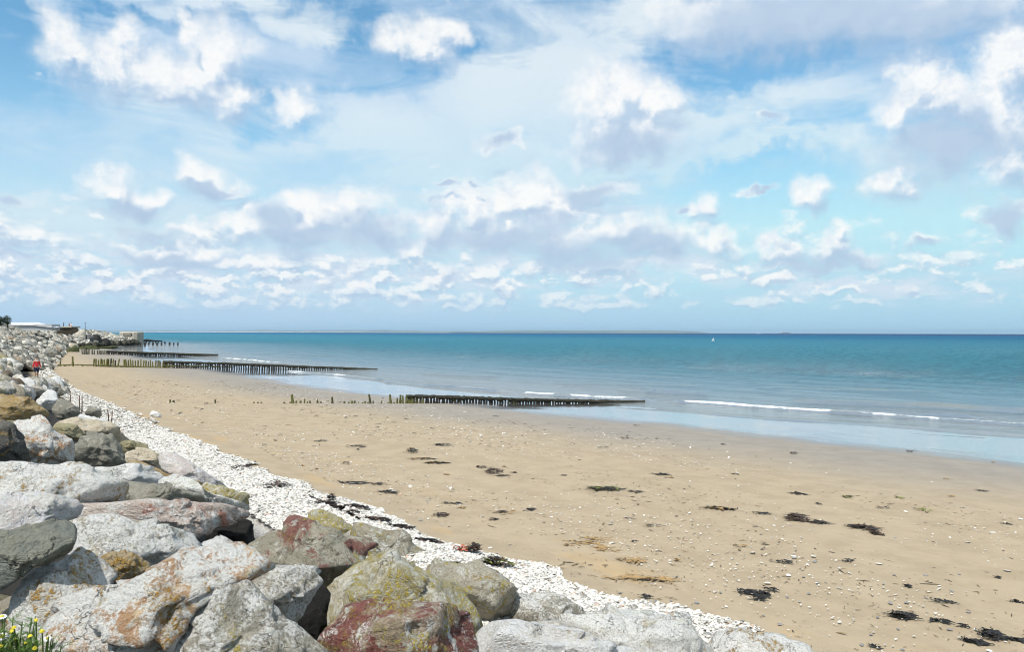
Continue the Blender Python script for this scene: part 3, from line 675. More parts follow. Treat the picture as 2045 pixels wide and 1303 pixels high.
T_ = [
 ([(285,1400),(300,1320),(335,1262),(385,1205),(430,1168),(462,1152),(485,1158),(512,1188),(545,1215),(578,1242),(604,1272),(630,1300),(660,1400)], 'greyspeck', 'grey speckled pyramid-shaped boulder with small yellow lichen dots, nearest at the bottom edge', 0.55, [((-.35,.25,.9),.62),((.5,.3,.8),.66),((0,-.2,1),.8)]),
 ([(75,1205),(105,1172),(165,1162),(205,1152),(300,1145),(335,1125),(378,1093),(430,1088),(482,1100),(525,1122),(538,1138),(500,1150),(455,1160),(405,1198),(350,1262),(300,1400),(110,1400),(85,1270)], 'whiteorange', 'large white boulder with orange stained broken front face behind the grey pyramid boulder', 0.7, [((-.1,.75,.55),.72),((0,-.25,1),.66),((-.8,0,.6),.8)]),
 ([(12,1185),(20,1150),(55,1130),(80,1118),(112,1105),(145,1098),(185,1103),(218,1116),(232,1135),(190,1165),(125,1185),(95,1215),(98,1400),(20,1400),(14,1260)], 'whitelich', 'white boulder with an orange lichen stripe down its left side beside the daisies', 0.35, [((-.5,.1,.8),.7),((.3,.6,.7),.7)]),
 ([(128,1065),(136,1040),(155,1032),(210,1030),(290,1044),(345,1056),(383,1060),(402,1082),(392,1106),(360,1125),(300,1145),(200,1140),(135,1125)], 'whitespot', 'white block-like boulder peppered with brown lichen specks, left of the dark cavity', 0.75, [((0,.9,.4),.8),((0,-.1,1),.62),((.7,.2,.7),.75)]),
 ([(196,1118),(225,1102),(262,1106),(300,1128),(292,1152),(240,1165),(200,1158)], 'orange', 'small orange-brown rock wedged between two white boulders', 0.8, None),
 ([(-70,1085),(0,1066),(60,1054),(146,1034),(150,1062),(130,1100),(75,1130),(30,1160),(-70,1200)], 'blue', 'smooth blue-grey slab with an ochre lichen edge at the left border', 0.8, [((.1,.85,.5),.6),((.1,-.3,1),.7)]),
 ([(-70,1000),(0,988),(60,986),(120,990),(148,997),(152,1008),(165,1022),(145,1042),(60,1062),(0,1074),(-70,1085)], 'mauve', 'pale mauve-white cracked boulder above the blue-grey slab', 0.8, [((0,.8,.6),.7),((0,-.1,1),.65)]),
 ([(108,1022),(150,1008),(225,1008),(285,1002),(350,1006),(420,1013),(478,1021),(498,1030),(500,1044),(482,1050),(455,1051),(432,1054),(412,1062),(392,1075),(340,1075),(250,1068),(150,1050)], 'pink', 'long pink and white slab with red stains roofing the dark cavity', 0.8, [((0,.95,.35),.72),((-.1,-.2,1),.6),((.8,0,.5),.85)]),
 ([(395,1078),(420,1072),(448,1084),(480,1104),(505,1122),(470,1138),(405,1125)], 'white', 'low white rock lying in front of the dark cavity', 0.8, None),
 ([(478,1145),(510,1134),(555,1132),(595,1135),(625,1150),(642,1172),(628,1205),(600,1240),(570,1262),(530,1240),(490,1190)], 'greyspeck', 'rounded grey-white boulder right of the pyramid boulder, its right side in shadow', 0.9, [((-.2,.6,.75),.72),((.8,-.4,.4),.78)]),
 ([(486,1098),(500,1068),(530,1050),(560,1036),(602,1030),(650,1048),(702,1068),(738,1080),(752,1100),(720,1130),(680,1165),(645,1185),(600,1165),(540,1140),(500,1118)], 'redgreen', 'grey-green boulder with a dark red patch and white streak in its face', 0.8, [((.1,.75,.6),.62),((-.4,-.2,.9),.68),((.3,-.3,.9),.74)]),
 ([(612,1055),(622,1024),(642,1019),(682,1040),(728,1066),(735,1082),(700,1085),(650,1062)], 'yellow', 'yellowish slanting slab behind the red-patched boulder, next to the white pebbles', 0.7, None),
 ([(690,1065),(715,1045),(745,1050),(765,1056),(800,1062),(838,1092),(874,1126),(850,1142),(800,1135),(750,1112),(705,1090)], 'tan', 'tan triangular boulder with yellow lichen tip, pebbles behind it', 0.7, [((.5,.6,.6),.7),((-.5,.2,.8),.72)]),
 ([(637,1205),(648,1172),(690,1130),(728,1106),(762,1102),(820,1122),(872,1148),(905,1160),(938,1166),(950,1190),(960,1250),(930,1300),(850,1290),(700,1280),(655,1262),(640,1232)], 'yellow', 'big cream boulder with a wide band of bright yellow lichen behind the red rock', 0.75, [((.15,.8,.55),.75),((-.05,-.1,1),.62),((.85,0,.5),.8),((-.7,0,.7),.8)]),
 ([(628,1400),(640,1300),(655,1258),(688,1205),(705,1199),(765,1203),(835,1204),(892,1214),(940,1230),(955,1252),(935,1290),(915,1400)], 'red', 'dark red boulder with yellow lichen on its upper edge at the bottom', 0.8, [((0,.85,.5),.72),((.05,-.15,1),.6),((-.7,0,.7),.72)]),
 ([(848,1140),(868,1124),(895,1117),(940,1119),(966,1118),(988,1136),(1022,1176),(1044,1192),(1048,1232),(1020,1262),(965,1265),(930,1220),(890,1165)], 'tan', 'brown and grey boulder with orange patches right of the yellow-banded boulder', 0.8, [((.3,.6,.7),.7),((.2,-.3,.9),.7)]),
 ([(1005,1200),(1040,1184),(1072,1186),(1110,1192),(1150,1213),(1172,1232),(1150,1260),(1085,1285),(1025,1265)], 'greyspeck', 'low grey and yellow boulder touching the pebble strip near the bottom', 0.8, None),
 ([(862,1298),(880,1268),(925,1250),(980,1240),(1050,1244),(1105,1264),(1185,1285),(1265,1300),(1360,1330),(1380,1420),(880,1420)], 'white', 'wide clean white boulder across the bottom centre', 0.6, [((.1,.9,.5),.7),((.4,.2,.9),.75)]),
 ([(1060,1260),(1105,1238),(1160,1222),(1225,1213),(1290,1214),(1342,1226),(1372,1246),(1402,1276),(1428,1298),(1450,1400),(1180,1400),(1120,1300)], 'whitespot', 'domed boulder of white and grey mottling with bright yellow spots, against the open sand', 0.75, [((-.3,.6,.7),.72),((.4,.1,.9),.75)]),
 ([(1395,1300),(1420,1282),(1440,1262),(1465,1254),(1520,1258),(1592,1270),(1645,1294),(1690,1335),(1700,1400),(1400,1400)], 'whitelich', 'rightmost white boulder in the bank, half cut off by the bottom edge', 0.7, None),
 ([(-60,930),(0,924),(60,928),(130,932),(172,940),(196,955),(243,966),(252,988),(246,1004),(180,1006),(100,1000),(0,1010),(-60,1015)], 'whitelich', 'broad flat grey-white slab whose front edge is crusted with golden lichen', 0.9, [((0,.9,.45),.6),((0,-.1,1),.75)]),
 ([(165,945),(182,932),(222,929),(262,932),(302,940),(328,955),(322,975),(255,982),(200,970)], 'white', 'rounded white rock with a grey end on the left slope below the grey block', 0.8, None),
 ([(232,978),(252,962),(300,970),(372,985),(402,996),(406,1011),(350,1018),(270,1016),(238,1012)], 'grey', 'flat grey slab with a dark underside above the long pink slab', 0.9, [((0,.95,.3),.55)]),
 ([(318,975),(324,960),(338,949),(382,964),(402,985),(450,998),(490,1010),(497,1024),(460,1030),(405,1018),(360,1000)], 'whitespot', 'tilted white speckled rock between the grey slab and the pebble strip', 0.8, None),
 ([(248,930),(270,922),(292,925),(332,945),(372,955),(408,966),(402,980),(352,972),(322,970),(290,948)], 'orange', 'ridge-shaped rock thickly covered with orange lichen', 0.8, None),
 ([(140,915),(148,885),(160,868),(185,864),(218,868),(240,884),(249,915),(238,938),(200,940),(168,942)], 'grey', 'smooth dark grey block standing upright right of the white and orange boulder', 0.9, [((.2,.5,.8),.7),((-.3,-.1,1),.7)]),
 ([(28,848),(58,832),(80,834),(100,862),(130,878),(148,892),(146,922),(128,940),(60,938),(52,895)], 'whiteorange', 'tall white and amber boulder leaning between two grey ones', 0.8, [((0,.1,1),.7),((-.4,.6,.6),.8),((.8,-.2,.6),.8)]),
 ([(-60,850),(-20,838),(5,838),(28,852),(50,878),(58,922),(40,940),(-60,945)], 'dark', 'dark granite boulder at the left border covered in fine lichen dots', 0.9, [((.3,.3,.9),.7)]),
 ([(-60,800),(-10,790),(20,788),(60,800),(92,822),(96,835),(70,845),(20,850),(-60,850)], 'orange', 'orange and rust coloured slab on the crest at the left border', 0.8, [((.2,.8,.5),.6)]),
 ([(68,806),(80,790),(95,779),(108,785),(116,806),(104,820),(80,818)], 'white', 'chalk-white pointed boulder on the slope below the person in red', 0.9, None),
 ([(104,820),(114,800),(138,803),(152,818),(160,832),(140,840),(115,836)], 'grey', 'grey rock with pale top right of the chalk-white boulder', 0.9, None),
 ([(98,858),(120,846),(150,845),(166,862),(160,884),(130,884)], 'olive', 'olive-grey wedge of rock behind the amber boulder', 0.8, None),
 ([(110,842),(160,834),(212,845),(242,868),(262,884),(242,892),(205,868),(150,862)], 'beige', 'long beige-grey slab sloping to the pebble strip', 0.8, None),
 ([(242,908),(262,895),(292,896),(318,910),(338,938),(325,948),(285,932),(252,926)], 'beige', 'weathered grey-brown rock above the orange ridge rock', 0.8, None),
 ([(318,915),(340,904),(360,912),(392,938),(432,965),(455,985),(435,992),(385,968),(340,942)], 'mauve', 'pale grey tilted slab next to black seaweed on the pebbles', 0.8, None),
 ([(398,985),(415,965),(445,972),(482,984),(497,1006),(492,1028),(460,1024),(420,1004)], 'yellow', 'yellow-brown lichened rock at the toe beside the long pink slab', 0.8, None),
 ([(150,845),(170,828),(200,838),(232,856),(222,866),(180,856)], 'white', 'flat whitish rock low on the left slope', 0.8, None),
 ([(232,892),(252,880),(288,885),(296,898),(262,906),(240,902)], 'olive', 'small dark olive stone with yellow rim above the pebbles', 0.8, None),
 ([(170,832),(176,817),(188,813),(200,818),(203,831),(190,836)], 'grey', 'single squarish grey block at the toe beside rusty stakes', 0.9, None),
 ([(-60,868),(-10,842),(40,846),(60,836),(52,862),(20,880),(-60,880)], 'tan', 'low yellow-crusted rock tucked behind the dark granite boulder', 0.7, None),
]
TRACED = []
for k, (poly, mt, lab, thk, pls) in enumerate(T_):
    w = max(p[0] for p in poly) - min(p[0] for p in poly)
    TRACED.append(traced_rock(poly, RM[mt], lab, 100 + k, thick=thk, planes=pls, sub=5 if w > 60 else 4, dist=(TRACED[1].location.y + 0.25) if k == 2 else None))
traced_rock([(586,1196),(600,1170),(640,1168),(662,1200),(662,1280),(640,1310),(600,1300),(585,1250)], RM['wet'], 'added backing rock, coloured black as shade, deep in the hole between the pyramid boulder and the red rock', 311, dist=float(TRACED[9].location.y) + 1.3, sub=4, thick=0.9)  # added behind the hole to stop light; its black colour is painted shade
traced_rock([(412,1052),(440,1040),(480,1036),(505,1040),(508,1075),(498,1108),(465,1104),(425,1084)], RM['wet'], 'added rock, coloured black as the shade inside the cavity under the long pink slab', 312, dist=float(TRACED[7].location.y) + 1.0, sub=4, thick=0.6)  # added behind the cavity, whose shade is put into the black colour
traced_rock([(299,835),(301,826),(306,821),(313,823),(319,825),(322,835),(310,838)], RM['white'], 'white boulder alone on the sand, the taller of two', 301, dist=float(hit(311,834)[1]), sub=4, thick=0.9)
traced_rock([(245,835),(253,830),(260,827),(268,830),(269,836),(257,838)], RM['white'], 'low white boulder alone on the sand near the pebble strip', 302, dist=float(hit(257,835)[1]), sub=4, thick=0.9)

# loose shapes for the rest of the bank
def loose_shape(seed, sub):
    rs = np.random.default_rng(seed); S, F = ico(sub); Pn = S * rs.uniform(0.75, 1.25, 3)
    pl = []
    for k in range(9):
        n = rs.normal(size=3); pl.append((n, rs.uniform(0.52, 0.85)))
    Pn = clip_planes(Pn, pl, 60); Pn = roughen(Pn, 1.0, seed, 1.2 if sub > 2 else 0.7, 4 if sub > 2 else 1)
    return Pn / np.abs(Pn).max(), F
HI = []; MID = []; LO = []
for k in range(10):
    Pn, F = loose_shape(500 + k, 4); HI.append(np_mesh('boulder_shape', Pn, F, True))
for k in range(12):
    Pn, F = loose_shape(600 + k, 3); MID.append(np_mesh('boulder_shape', Pn, F, True))
for k in range(10): LO.append(loose_shape(700 + k, 2))
for k in range(10): LO.append(loose_shape(720 + k, 1))
for me in HI + MID: me.materials.append(RM['grey'])
cand = []
def scatter(v0, v1, base, layers=2):
    v = v0
    while v < v1:
        st = base(v); t1 = float(toe(v)); u0 = max(t1 - float(wid(v)) - 2.5, -3.0) if v > 10 else -3
        for L in range(layers):
            u = u0 + RNG.uniform(0, st)
            while u < t1 - 0.1:
                cand.append((u + RNG.uniform(-.3, .3) * st, v + RNG.uniform(-.45, .45) * st, st * RNG.uniform(0.42, 0.78), -0.30 * st * (L if RNG.random() < .6 else 0)))
                u += st * RNG.uniform(0.7, 1.05)
        v += st * 0.8
scatter(12, 60, lambda v: 0.92); scatter(60, 130, lambda v: 1.2, 2); scatter(130, 372, lambda v: 1.7, 2)
inv = np.linalg.inv(CM)
def project(p):
    q = inv @ (np.array(p) - CP); return 1022.5 + FPX * q[0] / -q[2], 651.5 - FPX * q[1] / -q[2], -q[2]
def in_poly(x, y, poly):
    c = False; n = len(poly)
    for i in range(n):
        x1, y1 = poly[i]; x2, y2 = poly[i - 1]
        if (y1 > y) != (y2 > y) and x < (x2 - x1) * (y - y1) / (y2 - y1) + x1: c = not c
    return c
loose = []
for (u, v, s, dz_) in cand:
    x, y = xy(u, v); z = float(bank_z(u, v)) - 0.12 * s + dz_ * 0.5
    X, Y, D = project((x, y, z))
    if D < 3 or X < -120: continue
    px = s * FPX / D
    # keep the view of the traced boulders and of the sand open
    lim = np.interp(X, [-100, 60, 120, 200, 300], [806, 800, 790, 790, 780])
    if Y + px * 0.45 > lim: continue
    if abs(X - 72) < 24 + px and 712 < Y + px and Y - px < 770 and D < 75 and Y - px * 0.8 < 752: continue
    if u + s * 0.8 > toe(v) + 0.6: continue
    loose.append((s / D, u, v, x, y, z, s, D))
loose.sort(key=lambda q: -q[0])
NBIG = 236
far_v = []; far_f = []; far_c = []; nf = 0
cols_near = ['grey', 'beige', 'greyspeck', 'white', 'whitespot', 'olive', 'mauve', 'tan', 'brown', 'whitelich']
cnm = {'grey': 'grey', 'beige': 'beige', 'greyspeck': 'speckled grey', 'white': 'white', 'whitespot': 'mottled white', 'olive': 'olive-grey', 'mauve': 'pale mauve', 'tan': 'tan', 'brown': 'brown', 'whitelich': 'lichened white'}
def far_col(z, r, v):
    if z < 0.5 and v > 200: return (0.035, 0.035, 0.015) if r < .6 else (0.09, 0.08, 0.055)
    if r < .20: return (0.56, 0.53, 0.47)
    if r < .48: return (0.42, 0.39, 0.33)
    if r < .74: return (0.25, 0.24, 0.205)
    if r < .92: return (0.155, 0.145, 0.12)
    return (0.33, 0.25, 0.17)
def randrot():
    q = RNG.normal(size=4); q /= np.linalg.norm(q); w, a, b, c = q
    return np.array([[1-2*(b*b+c*c), 2*(a*b-c*w), 2*(a*c+b*w)], [2*(a*b+c*w), 1-2*(a*a+c*c), 2*(b*c-a*w)], [2*(a*c-b*w), 2*(b*c+a*w), 1-2*(a*a+b*b)]])
for i, (_, u, v, x, y, z, s, D) in enumerate(loose):
    if i < NBIG:
        m_ = (HI if i < 70 else MID)[int(RNG.integers(0, 10))]; kind = cols_near[int(RNG.choice(10, p=[.26, .17, .19, .04, .05, .09, .04, .05, .08, .03]))]
        o = bpy.data.objects.new('boulder', m_); COL.objects.link(o); o.location = (x, y, z)
        o.rotation_euler = tuple(RNG.uniform(0, 6.28, 3)); o.scale = (s * RNG.uniform(.8, 1.3), s * RNG.uniform(.75, 1.1), s * RNG.uniform(.55, .9))
        o.material_slots[0].link = 'OBJECT'; o.material_slots[0].material = RM[kind]
        zone = 'in the rock bank between the orange slab and the person in red' if v < 62 else 'in the long rock bank behind the person in red'
        tag(o, cnm[kind] + ' boulder ' + zone, 'boulder', cnm[kind] + ' boulders ' + zone)
    else:
        Pn, F = LO[int(RNG.integers(0, 10)) + (10 if i > 1300 else 0)]; Rm = randrot()
        V = (Pn * (s * RNG.uniform(.8, 1.3), s, s * RNG.uniform(.6, 1.0))) @ Rm.T * np.array([1, 1, 0.8]) + np.array([x, y, z])
        far_v.append(V); far_f.append(F + nf); nf += len(V); far_c.append(np.tile(np.array(far_col(z, RNG.random(), v)) * RNG.uniform(.8, 1.2), (len(V), 1)))
print('loose rocks', len(loose))
me = np_mesh('distant_rocks', np.concatenate(far_v), np.concatenate(far_f), False)
ca = me.attributes.new('rc', 'FLOAT_COLOR', 'POINT'); cc = np.concatenate(far_c); ca.data.foreach_set('color', np.concatenate([cc, np.ones((len(cc), 1))], 1).astype(np.float32).ravel())
mfr, N, b = new_mat('distant_rock'); n = N.n.new('ShaderNodeAttribute'); n.attribute_name = 'rc'
tco = N.n.new('ShaderNodeTexCoord').outputs['Object']; nn = N.noise(tco, 3.5, 6, 0.7)
N.put(b.inputs['Base Color'], N.mix(N.ss(nn, 0.42, 0.62), N.v('MULTIPLY', n.outputs['Color'], (0.7, 0.69, 0.66)), N.v('MULTIPLY', n.outputs['Color'], (1.2, 1.19, 1.17))))
b.inputs['Roughness'].default_value = 0.9; N.l.new(N.bump(nn, 0.8, 0.2), b.inputs['Normal'])
tag(link_mesh('distant_rocks', me, mfr), 'jumble of small grey and white rocks covering the far rock bank out to the point', 'rocks', kind='stuff')

# rubble wedged under the traced boulders
gaps = [(610, 1235, 52), (462, 1072, 44)]
for i in range(150):
    v = RNG.uniform(-1, 24); u = RNG.uniform(-2.5, toe(v) - 0.4); s = RNG.uniform(.28, .5)
    x, y = xy(u, v); z = float(bank_z(u, v)) - RNG.uniform(0.45, 0.75); X, Y, D = project((x, y, z))
    if D < 2.2: continue
    if any(abs(X - a) < r + s * FPX / D * .7 and abs(Y - b_) < r + s * FPX / D * .7 for a, b_, r in gaps): continue
    o = bpy.data.objects.new('rubble_stone', MID[i % 12]); COL.objects.link(o); o.location = (x, y, z); o.rotation_euler = tuple(RNG.uniform(0, 6.28, 3)); o.scale = (s, s, s * .8)
    o.material_slots[0].link = 'OBJECT'; o.material_slots[0].material = RM[['grey', 'brown', 'olive', 'beige'][i % 4]]
    tag(o, 'rubble stone wedged low between the big foreground boulders', 'stone', 'rubble stones between the foreground boulders')

# ------------------------------------------------------------------ pebbles
def octa():
    V = np.array([(1,0,0),(0.6,0.8,0),(-0.3,0.95,0),(-1,0.1,0),(-0.5,-0.8,0),(0.5,-0.85,0),(0.1,0,0.8),(0,0.1,-0.8)], float)
    F = [(i, (i + 1) % 6, 6) for i in range(6)] + [((i + 1) % 6, i, 7) for i in range(6)]
    return V, np.array(F)
def slab12():
    a = np.linspace(0, 2 * math.pi, 7)[:-1]; lo = np.stack([np.cos(a), np.sin(a), -0.6 + 0 * a], 1); hi = np.stack([np.cos(a) * .8, np.sin(a) * .8, 0.6 + 0 * a], 1)
    V = np.concatenate([lo, hi, [[0, 0, 0.85]]]); F = []
    for i in range(6):
        j = (i + 1) % 6; F += [(i, j, 6 + j), (i, 6 + j, 6 + i), (6 + i, 6 + j, 12)]
    return V, np.array(F)
def stones(name, xyz, size, flat, tilt, base, label, cat, cols, kind='stuff'):
    V0, F0 = base; n = len(xyz); k = len(V0)
    sc = np.stack([size * RNG.uniform(.7, 1.4, n), size * RNG.uniform(.5, .95, n), size * flat * RNG.uniform(.7, 1.3, n)], 1)
    a = RNG.uniform(0, 6.283, n); tx = RNG.normal(0, tilt, n); ty = RNG.normal(0, tilt, n)
    V = V0[None] * (1 + RNG.uniform(-.16, .16, (n, k, 1))) * sc[:, None, :]
    X = V[..., 0] * np.cos(a)[:, None] - V[..., 1] * np.sin(a)[:, None]; Y = V[..., 0] * np.sin(a)[:, None] + V[..., 1] * np.cos(a)[:, None]
    Z = V[..., 2] + X * tx[:, None] + Y * ty[:, None]
    Vw = np.stack([X, Y, Z], -1) + xyz[:, None, :]
    F = (F0[None] + (np.arange(n) * k)[:, None, None]).reshape(-1, 3)
    me = np_mesh(name, Vw.reshape(-1, 3), F, False)
    cc = np.repeat(cols, k, 0); ca = me.attributes.new('rc', 'FLOAT_COLOR', 'POINT')
    ca.data.foreach_set('color', np.concatenate([cc, np.ones((len(cc), 1))], 1).astype(np.float32).ravel())
    return tag(link_mesh(name, me, mpeb), label, cat, kind=kind)
mpeb, N, b = new_mat('pebble'); n = N.n.new('ShaderNodeAttribute'); n.attribute_name = 'rc'; tco = N.n.new('ShaderNodeTexCoord').outputs['Object']
nn = N.noise(tco, 60, 4, 0.7); N.put(b.inputs['Base Color'], N.mix(N.ss(nn, 0.3, 0.7), N.v('MULTIPLY', n.outputs['Color'], (0.86, 0.85, 0.83)), n.outputs['Color'])); b.inputs['Roughness'].default_value = 0.8
def pcols(n, dirt=0.24):
    c = np.array([0.72, 0.69, 0.63]) * RNG.uniform(.72, 1.10, (n, 1)); r = RNG.random(n)
    c[r < dirt] = np.array([0.40, 0.37, 0.33]) * RNG.uniform(.6, 1.1, ((r < dirt).sum(), 1)); c[r > 0.975] = (0.48, 0.33, 0.24)
    return np.clip(c, 0, .82)
def band(v0, v1, dens_, size, base, name):
    L = v1 - v0; n = int(L * 2.9 * dens_); v = RNG.uniform(v0, v1, n); t = toe(v); wm = np.interp(v, [6, 9, 14, 24, 40, 60], [2.6, 2.2, 1.3, 0.78, .42, .15]); w = RNG.beta(1.15, 1.15, n) * (1.35 + wm) - 1.35
    edge = 0.30 * fbm(np.stack([v * 1.1, 0 * v, 0 * v], 1), 3, 2) * 2; u = t + w + edge * (w > 0.3)
    
    x, y = xy(u, v); z = land_z(u, v) + size * .25 + np.clip(0.10 * (1.3 - (u - t)), 0, 0.10)
    X = 0.0
    return stones(name, np.stack([x, y, z], 1), size * RNG.uniform(.55, 1.35, n), .22, .28, base, 'strip of flat white pebbles between the rock bank and the sand', 'pebbles', pcols(n))
band(7, 16, 980, 0.036, slab12(), 'pebbles'); band(16, 32, 520, 0.044, slab12(), 'pebbles'); band(32, 60, 270, 0.056, octa(), 'pebbles'); band(60, 90, 50, 0.10, octa(), 'pebbles')
def chips(n, u0, u1, v0, v1, size, power, thr):
    u = u0 + (u1 - u0) * RNG.random(n) ** power; v = RNG.uniform(v0, v1, n); x, y = xy(u, v)
    k = fbm(np.stack([u * .35, v * .16, 0 * u], 1), 4, 31); keep = k + RNG.uniform(-.3, .3, n) > thr; u, v, x, y = u[keep], v[keep], x[keep], y[keep]
    z = sand_z(u, v) + 0.01; n = len(u); sz_ = size * RNG.lognormal(0, .38, n)
    stones('scattered_chips', np.stack([x, y, z + .012], 1), sz_, .25, .2, octa(), 'small white stone and shell chips scattered over the sand', 'shell chips', pcols(n, .2))
chips(11000, 8.2, 21, -3, 26, .015, 1.1, .03); chips(9000, 8.4, 24, 22, 62, .026, 1.0, .06); chips(900, 8.0, 24, -3, 22, .030, 1.4, 0.08)
def crumbs(n, u0, u1, v0, v1, size, cols):
    u = RNG.uniform(u0, u1, n); v = RNG.uniform(v0, v1, n); k = fbm(np.stack([u * .5, v * .12, 0 * u], 1), 4, 77); keep = k + RNG.uniform(-.25, .25, n) > .10
    u, v = u[keep], v[keep]; x, y = xy(u, v); n = len(u); c = np.array(cols)[RNG.integers(0, len(cols), n)]
    V0, F0 = octa(); V0 = V0 * np.array([1.8, .45, 1])
    stones('weed_crumbs', np.stack([x, y, sand_z(u, v) + .008], 1), size * RNG.lognormal(0, .45, n), .18, .1, (V0, F0), 'tiny dark and straw-coloured weed crumbs littering the sand', 'weed crumbs', c)
crumbs(7000, 8.2, 22, -3, 26, .018, [(.04,.03,.02), (.16,.11,.05), (.22,.15,.07), (.10,.08,.05)]); crumbs(6000, 8.4, 25, 24, 75, .032, [(.05,.04,.03), (.16,.12,.07), (.10,.08,.05)])
# the largest single white stones on the sand
V0, F0 = loose_shape(903, 3); stm = np_mesh('flat_white_stone', V0 * (1, .75, .3), F0, True)
for k, (X, Y, wpx) in enumerate([(1288,1209,12),(1309,1203,9),(1391,1206,12),(1385,1245,10),(1483,1242,11),(1556,1249,12),(1439,1185,8),(1525,1231,7),(1239,1186,9),(1251,1196,7),(1416,1270,20),(1811,1206,14),(1935,1225,12),(1720,1290,12),(1752,1234,9),(1897,1260,13),(1740,1270,9),(1793,1258,9),(1802,1300,11),(1787,1076,8),(1848,1151,12),(1786,1150,10),(1900,1182,11),(1849,1196,8),(1915,1149,9),(1632,1166,9),(1605,1154,9),(1626,1123,12),(1586,1116,12),(1649,1165,7),(1572,1194,8),(1615,1187,9),(1340,1201,7),(1700,1120,9)]):
    p = hit(X, Y); o = bpy.data.objects.new('white_stone', stm); COL.objects.link(o); s = wpx / 2 / ppm(p); o.location = p + np.array([0, 0, s * .22]); o.rotation_euler = (0, 0, RNG.uniform(0, 6.28)); o.scale = (s, s, s * 1.1)
    if not stm.materials: stm.materials.append(RM['white'])
    tag(o, 'flat white stone lying singly on the open sand', 'stone', 'flat white stones lying singly on the open sand')

# ------------------------------------------------------------------ groynes
mpost, N, b = new_mat('weedy_post'); tco = N.n.new('ShaderNodeTexCoord').outputs['Object']; oi = N.n.new('ShaderNodeObjectInfo').outputs['Random']
pz = N.sep(tco)[2]; nn = N.noise(N.v('ADD', tco, N.v('SCALE', N.comb(oi, oi, oi), 30.0)), 9.0, 5, 0.7)
c = N.mix(N.ss(N.m('ADD', nn, N.m('MULTIPLY', oi, 0.35)), 0.45, 0.75), (0.038, 0.036, 0.014), (0.13, 0.125, 0.028))
N.put(b.inputs['Base Color'], c); b.inputs['Roughness'].default_value = 0.75; N.l.new(N.bump(nn, 0.9, 0.04), b.inputs['Normal'])
mdarkp = plain('mussel_black_wood', (0.020, 0.018, 0.014), 0.75, 0.7, 14, 0.9)
mgreyp = plain('bleached_weedy_wood', (0.105, 0.095, 0.065), 0.85, 0.5, 9, 0.7)
mbeam = plain('weed_hung_beam', (0.026, 0.024, 0.013), 0.8, 0.8, 10, 1.0)
def post_mesh(seed):
    rs = np.random.default_rng(seed); m_ = MB(); n = 8; rings = 6; vs = []
    for k in range(rings + 1):
        z = k / rings; r = (1.0 - 0.18 * z) * (0.9 + .2 * rs.random())
        for j in range(n):
            a = j * 2 * math.pi / n; rr = r * rs.uniform(.86, 1.12); zz = z + (rs.uniform(-.10, .02) if k == rings else 0)
            vs.append((math.cos(a) * rr * .5, math.sin(a) * rr * .5, zz))
    fs = [(k * n + j, k * n + (j + 1) % n, (k + 1) * n + (j + 1) % n, (k + 1) * n + j) for k in range(rings) for j in range(n)]
    vs.append((0.05, 0, 0.97)); t = len(vs) - 1
    fs += [(rings * n + j, rings * n + (j + 1) % n, t) for j in range(n)]
    m_.add(vs, fs); me = bpy.data.meshes.new('post'); me.from_pydata(m_.v, [], m_.f); me.update(); me.materials.append(mpost)
    me.polygons.foreach_set('use_smooth', [True] * len(me.polygons)); return me
POSTS = [post_mesh(40 + k) for k in range(6)]
def put_post(base, top_z, w, parent=None, name='post', mat=None, root=None):
    o = bpy.data.objects.new(name, POSTS[int(RNG.integers(0, 6))]); COL.objects.link(o)
    o.location = base if parent is None else Vector(base) - parent.location
    o.rotation_euler = (RNG.normal(0, .05), RNG.normal(0, .05), RNG.uniform(0, 6.28)); o.scale = (w, w, max(top_z - base[2], .05))
    if parent: o.parent = parent
    if mat: o.material_slots[0].link = 'OBJECT'; o.material_slots[0].material = mat
    return o
class Line:
    """vertical plane through the two ends of a groyne"""
    def __init__(s, p0, p1): s.a = np.array(hit(*p0)); s.b = np.array(hit(*p1)); e = (s.b - s.a)[:2]; s.n = np.array([-e[1], e[0]]) / np.linalg.norm(e)
    def at(s, px, py):
        d = ray(px, py); t = (s.a[:2] @ s.n) / (d[:2] @ s.n); return CP + d * t
def ground(x, y):
    u, v = uv(x, y); return float(sand_z(u, v))
def interp_line(pts, x): return float(np.interp(x, [p[0] for p in pts], [p[1] for p in pts]))

# nearest groyne: the joined part
L1 = Line((580, 806), (1290, 803)); top1 = [(806,789),(815,790),(850,790),(1000,795),(1100,798),(1200,800),(1290,801.5)]
a0 = L1.at(808, 800); g1 = empty('timber_groyne', (a0[0], a0[1], ground(a0[0], a0[1])))
tag(g1, 'nearest timber groyne, dark weed-hung beam on close-set posts running from the sand into the water', 'groyne', 'timber groynes across the beach')
x = 812.0
while x < 1284:
    tp = interp_line(top1, x) + RNG.uniform(-1.5, 1.2); p = L1.at(x, tp); 
    put_post((p[0], p[1], ground(p[0], p[1]) - .15), p[2], RNG.uniform(.13, .19), g1, mat=mpost if x < 850 else mdarkp); x += RNG.uniform(4.6, 6.6)
def beam(parent, L, top, x0, x1, th0, th1, name='top_beam', mat=None, n=110, drop=0.0, lump=.35):
    rings = []; rs = RNG; m_ = MB(); pts = []; rad_ = []
    for k in range(n + 1):
        X = x0 + (x1 - x0) * k / n; p = L.at(X, interp_line(top, X) + drop); r = (th0 + (th1 - th0) * k / n) * rs.uniform(1 - lump, 1 + lump)
        pts.append(tuple(Vector((p[0], p[1], p[2] - r * .7)) - parent.location)); rad_.append(r)
    m_.tube(pts, rad_, 7); v = m_.v
    m_.v = [(a + rs.normal(0, .015), b_ + rs.normal(0, .015), c_ + rs.normal(0, .02)) for a, b_, c_ in v]
    return m_.build(name, mat or mbeam, parent, smooth=True)
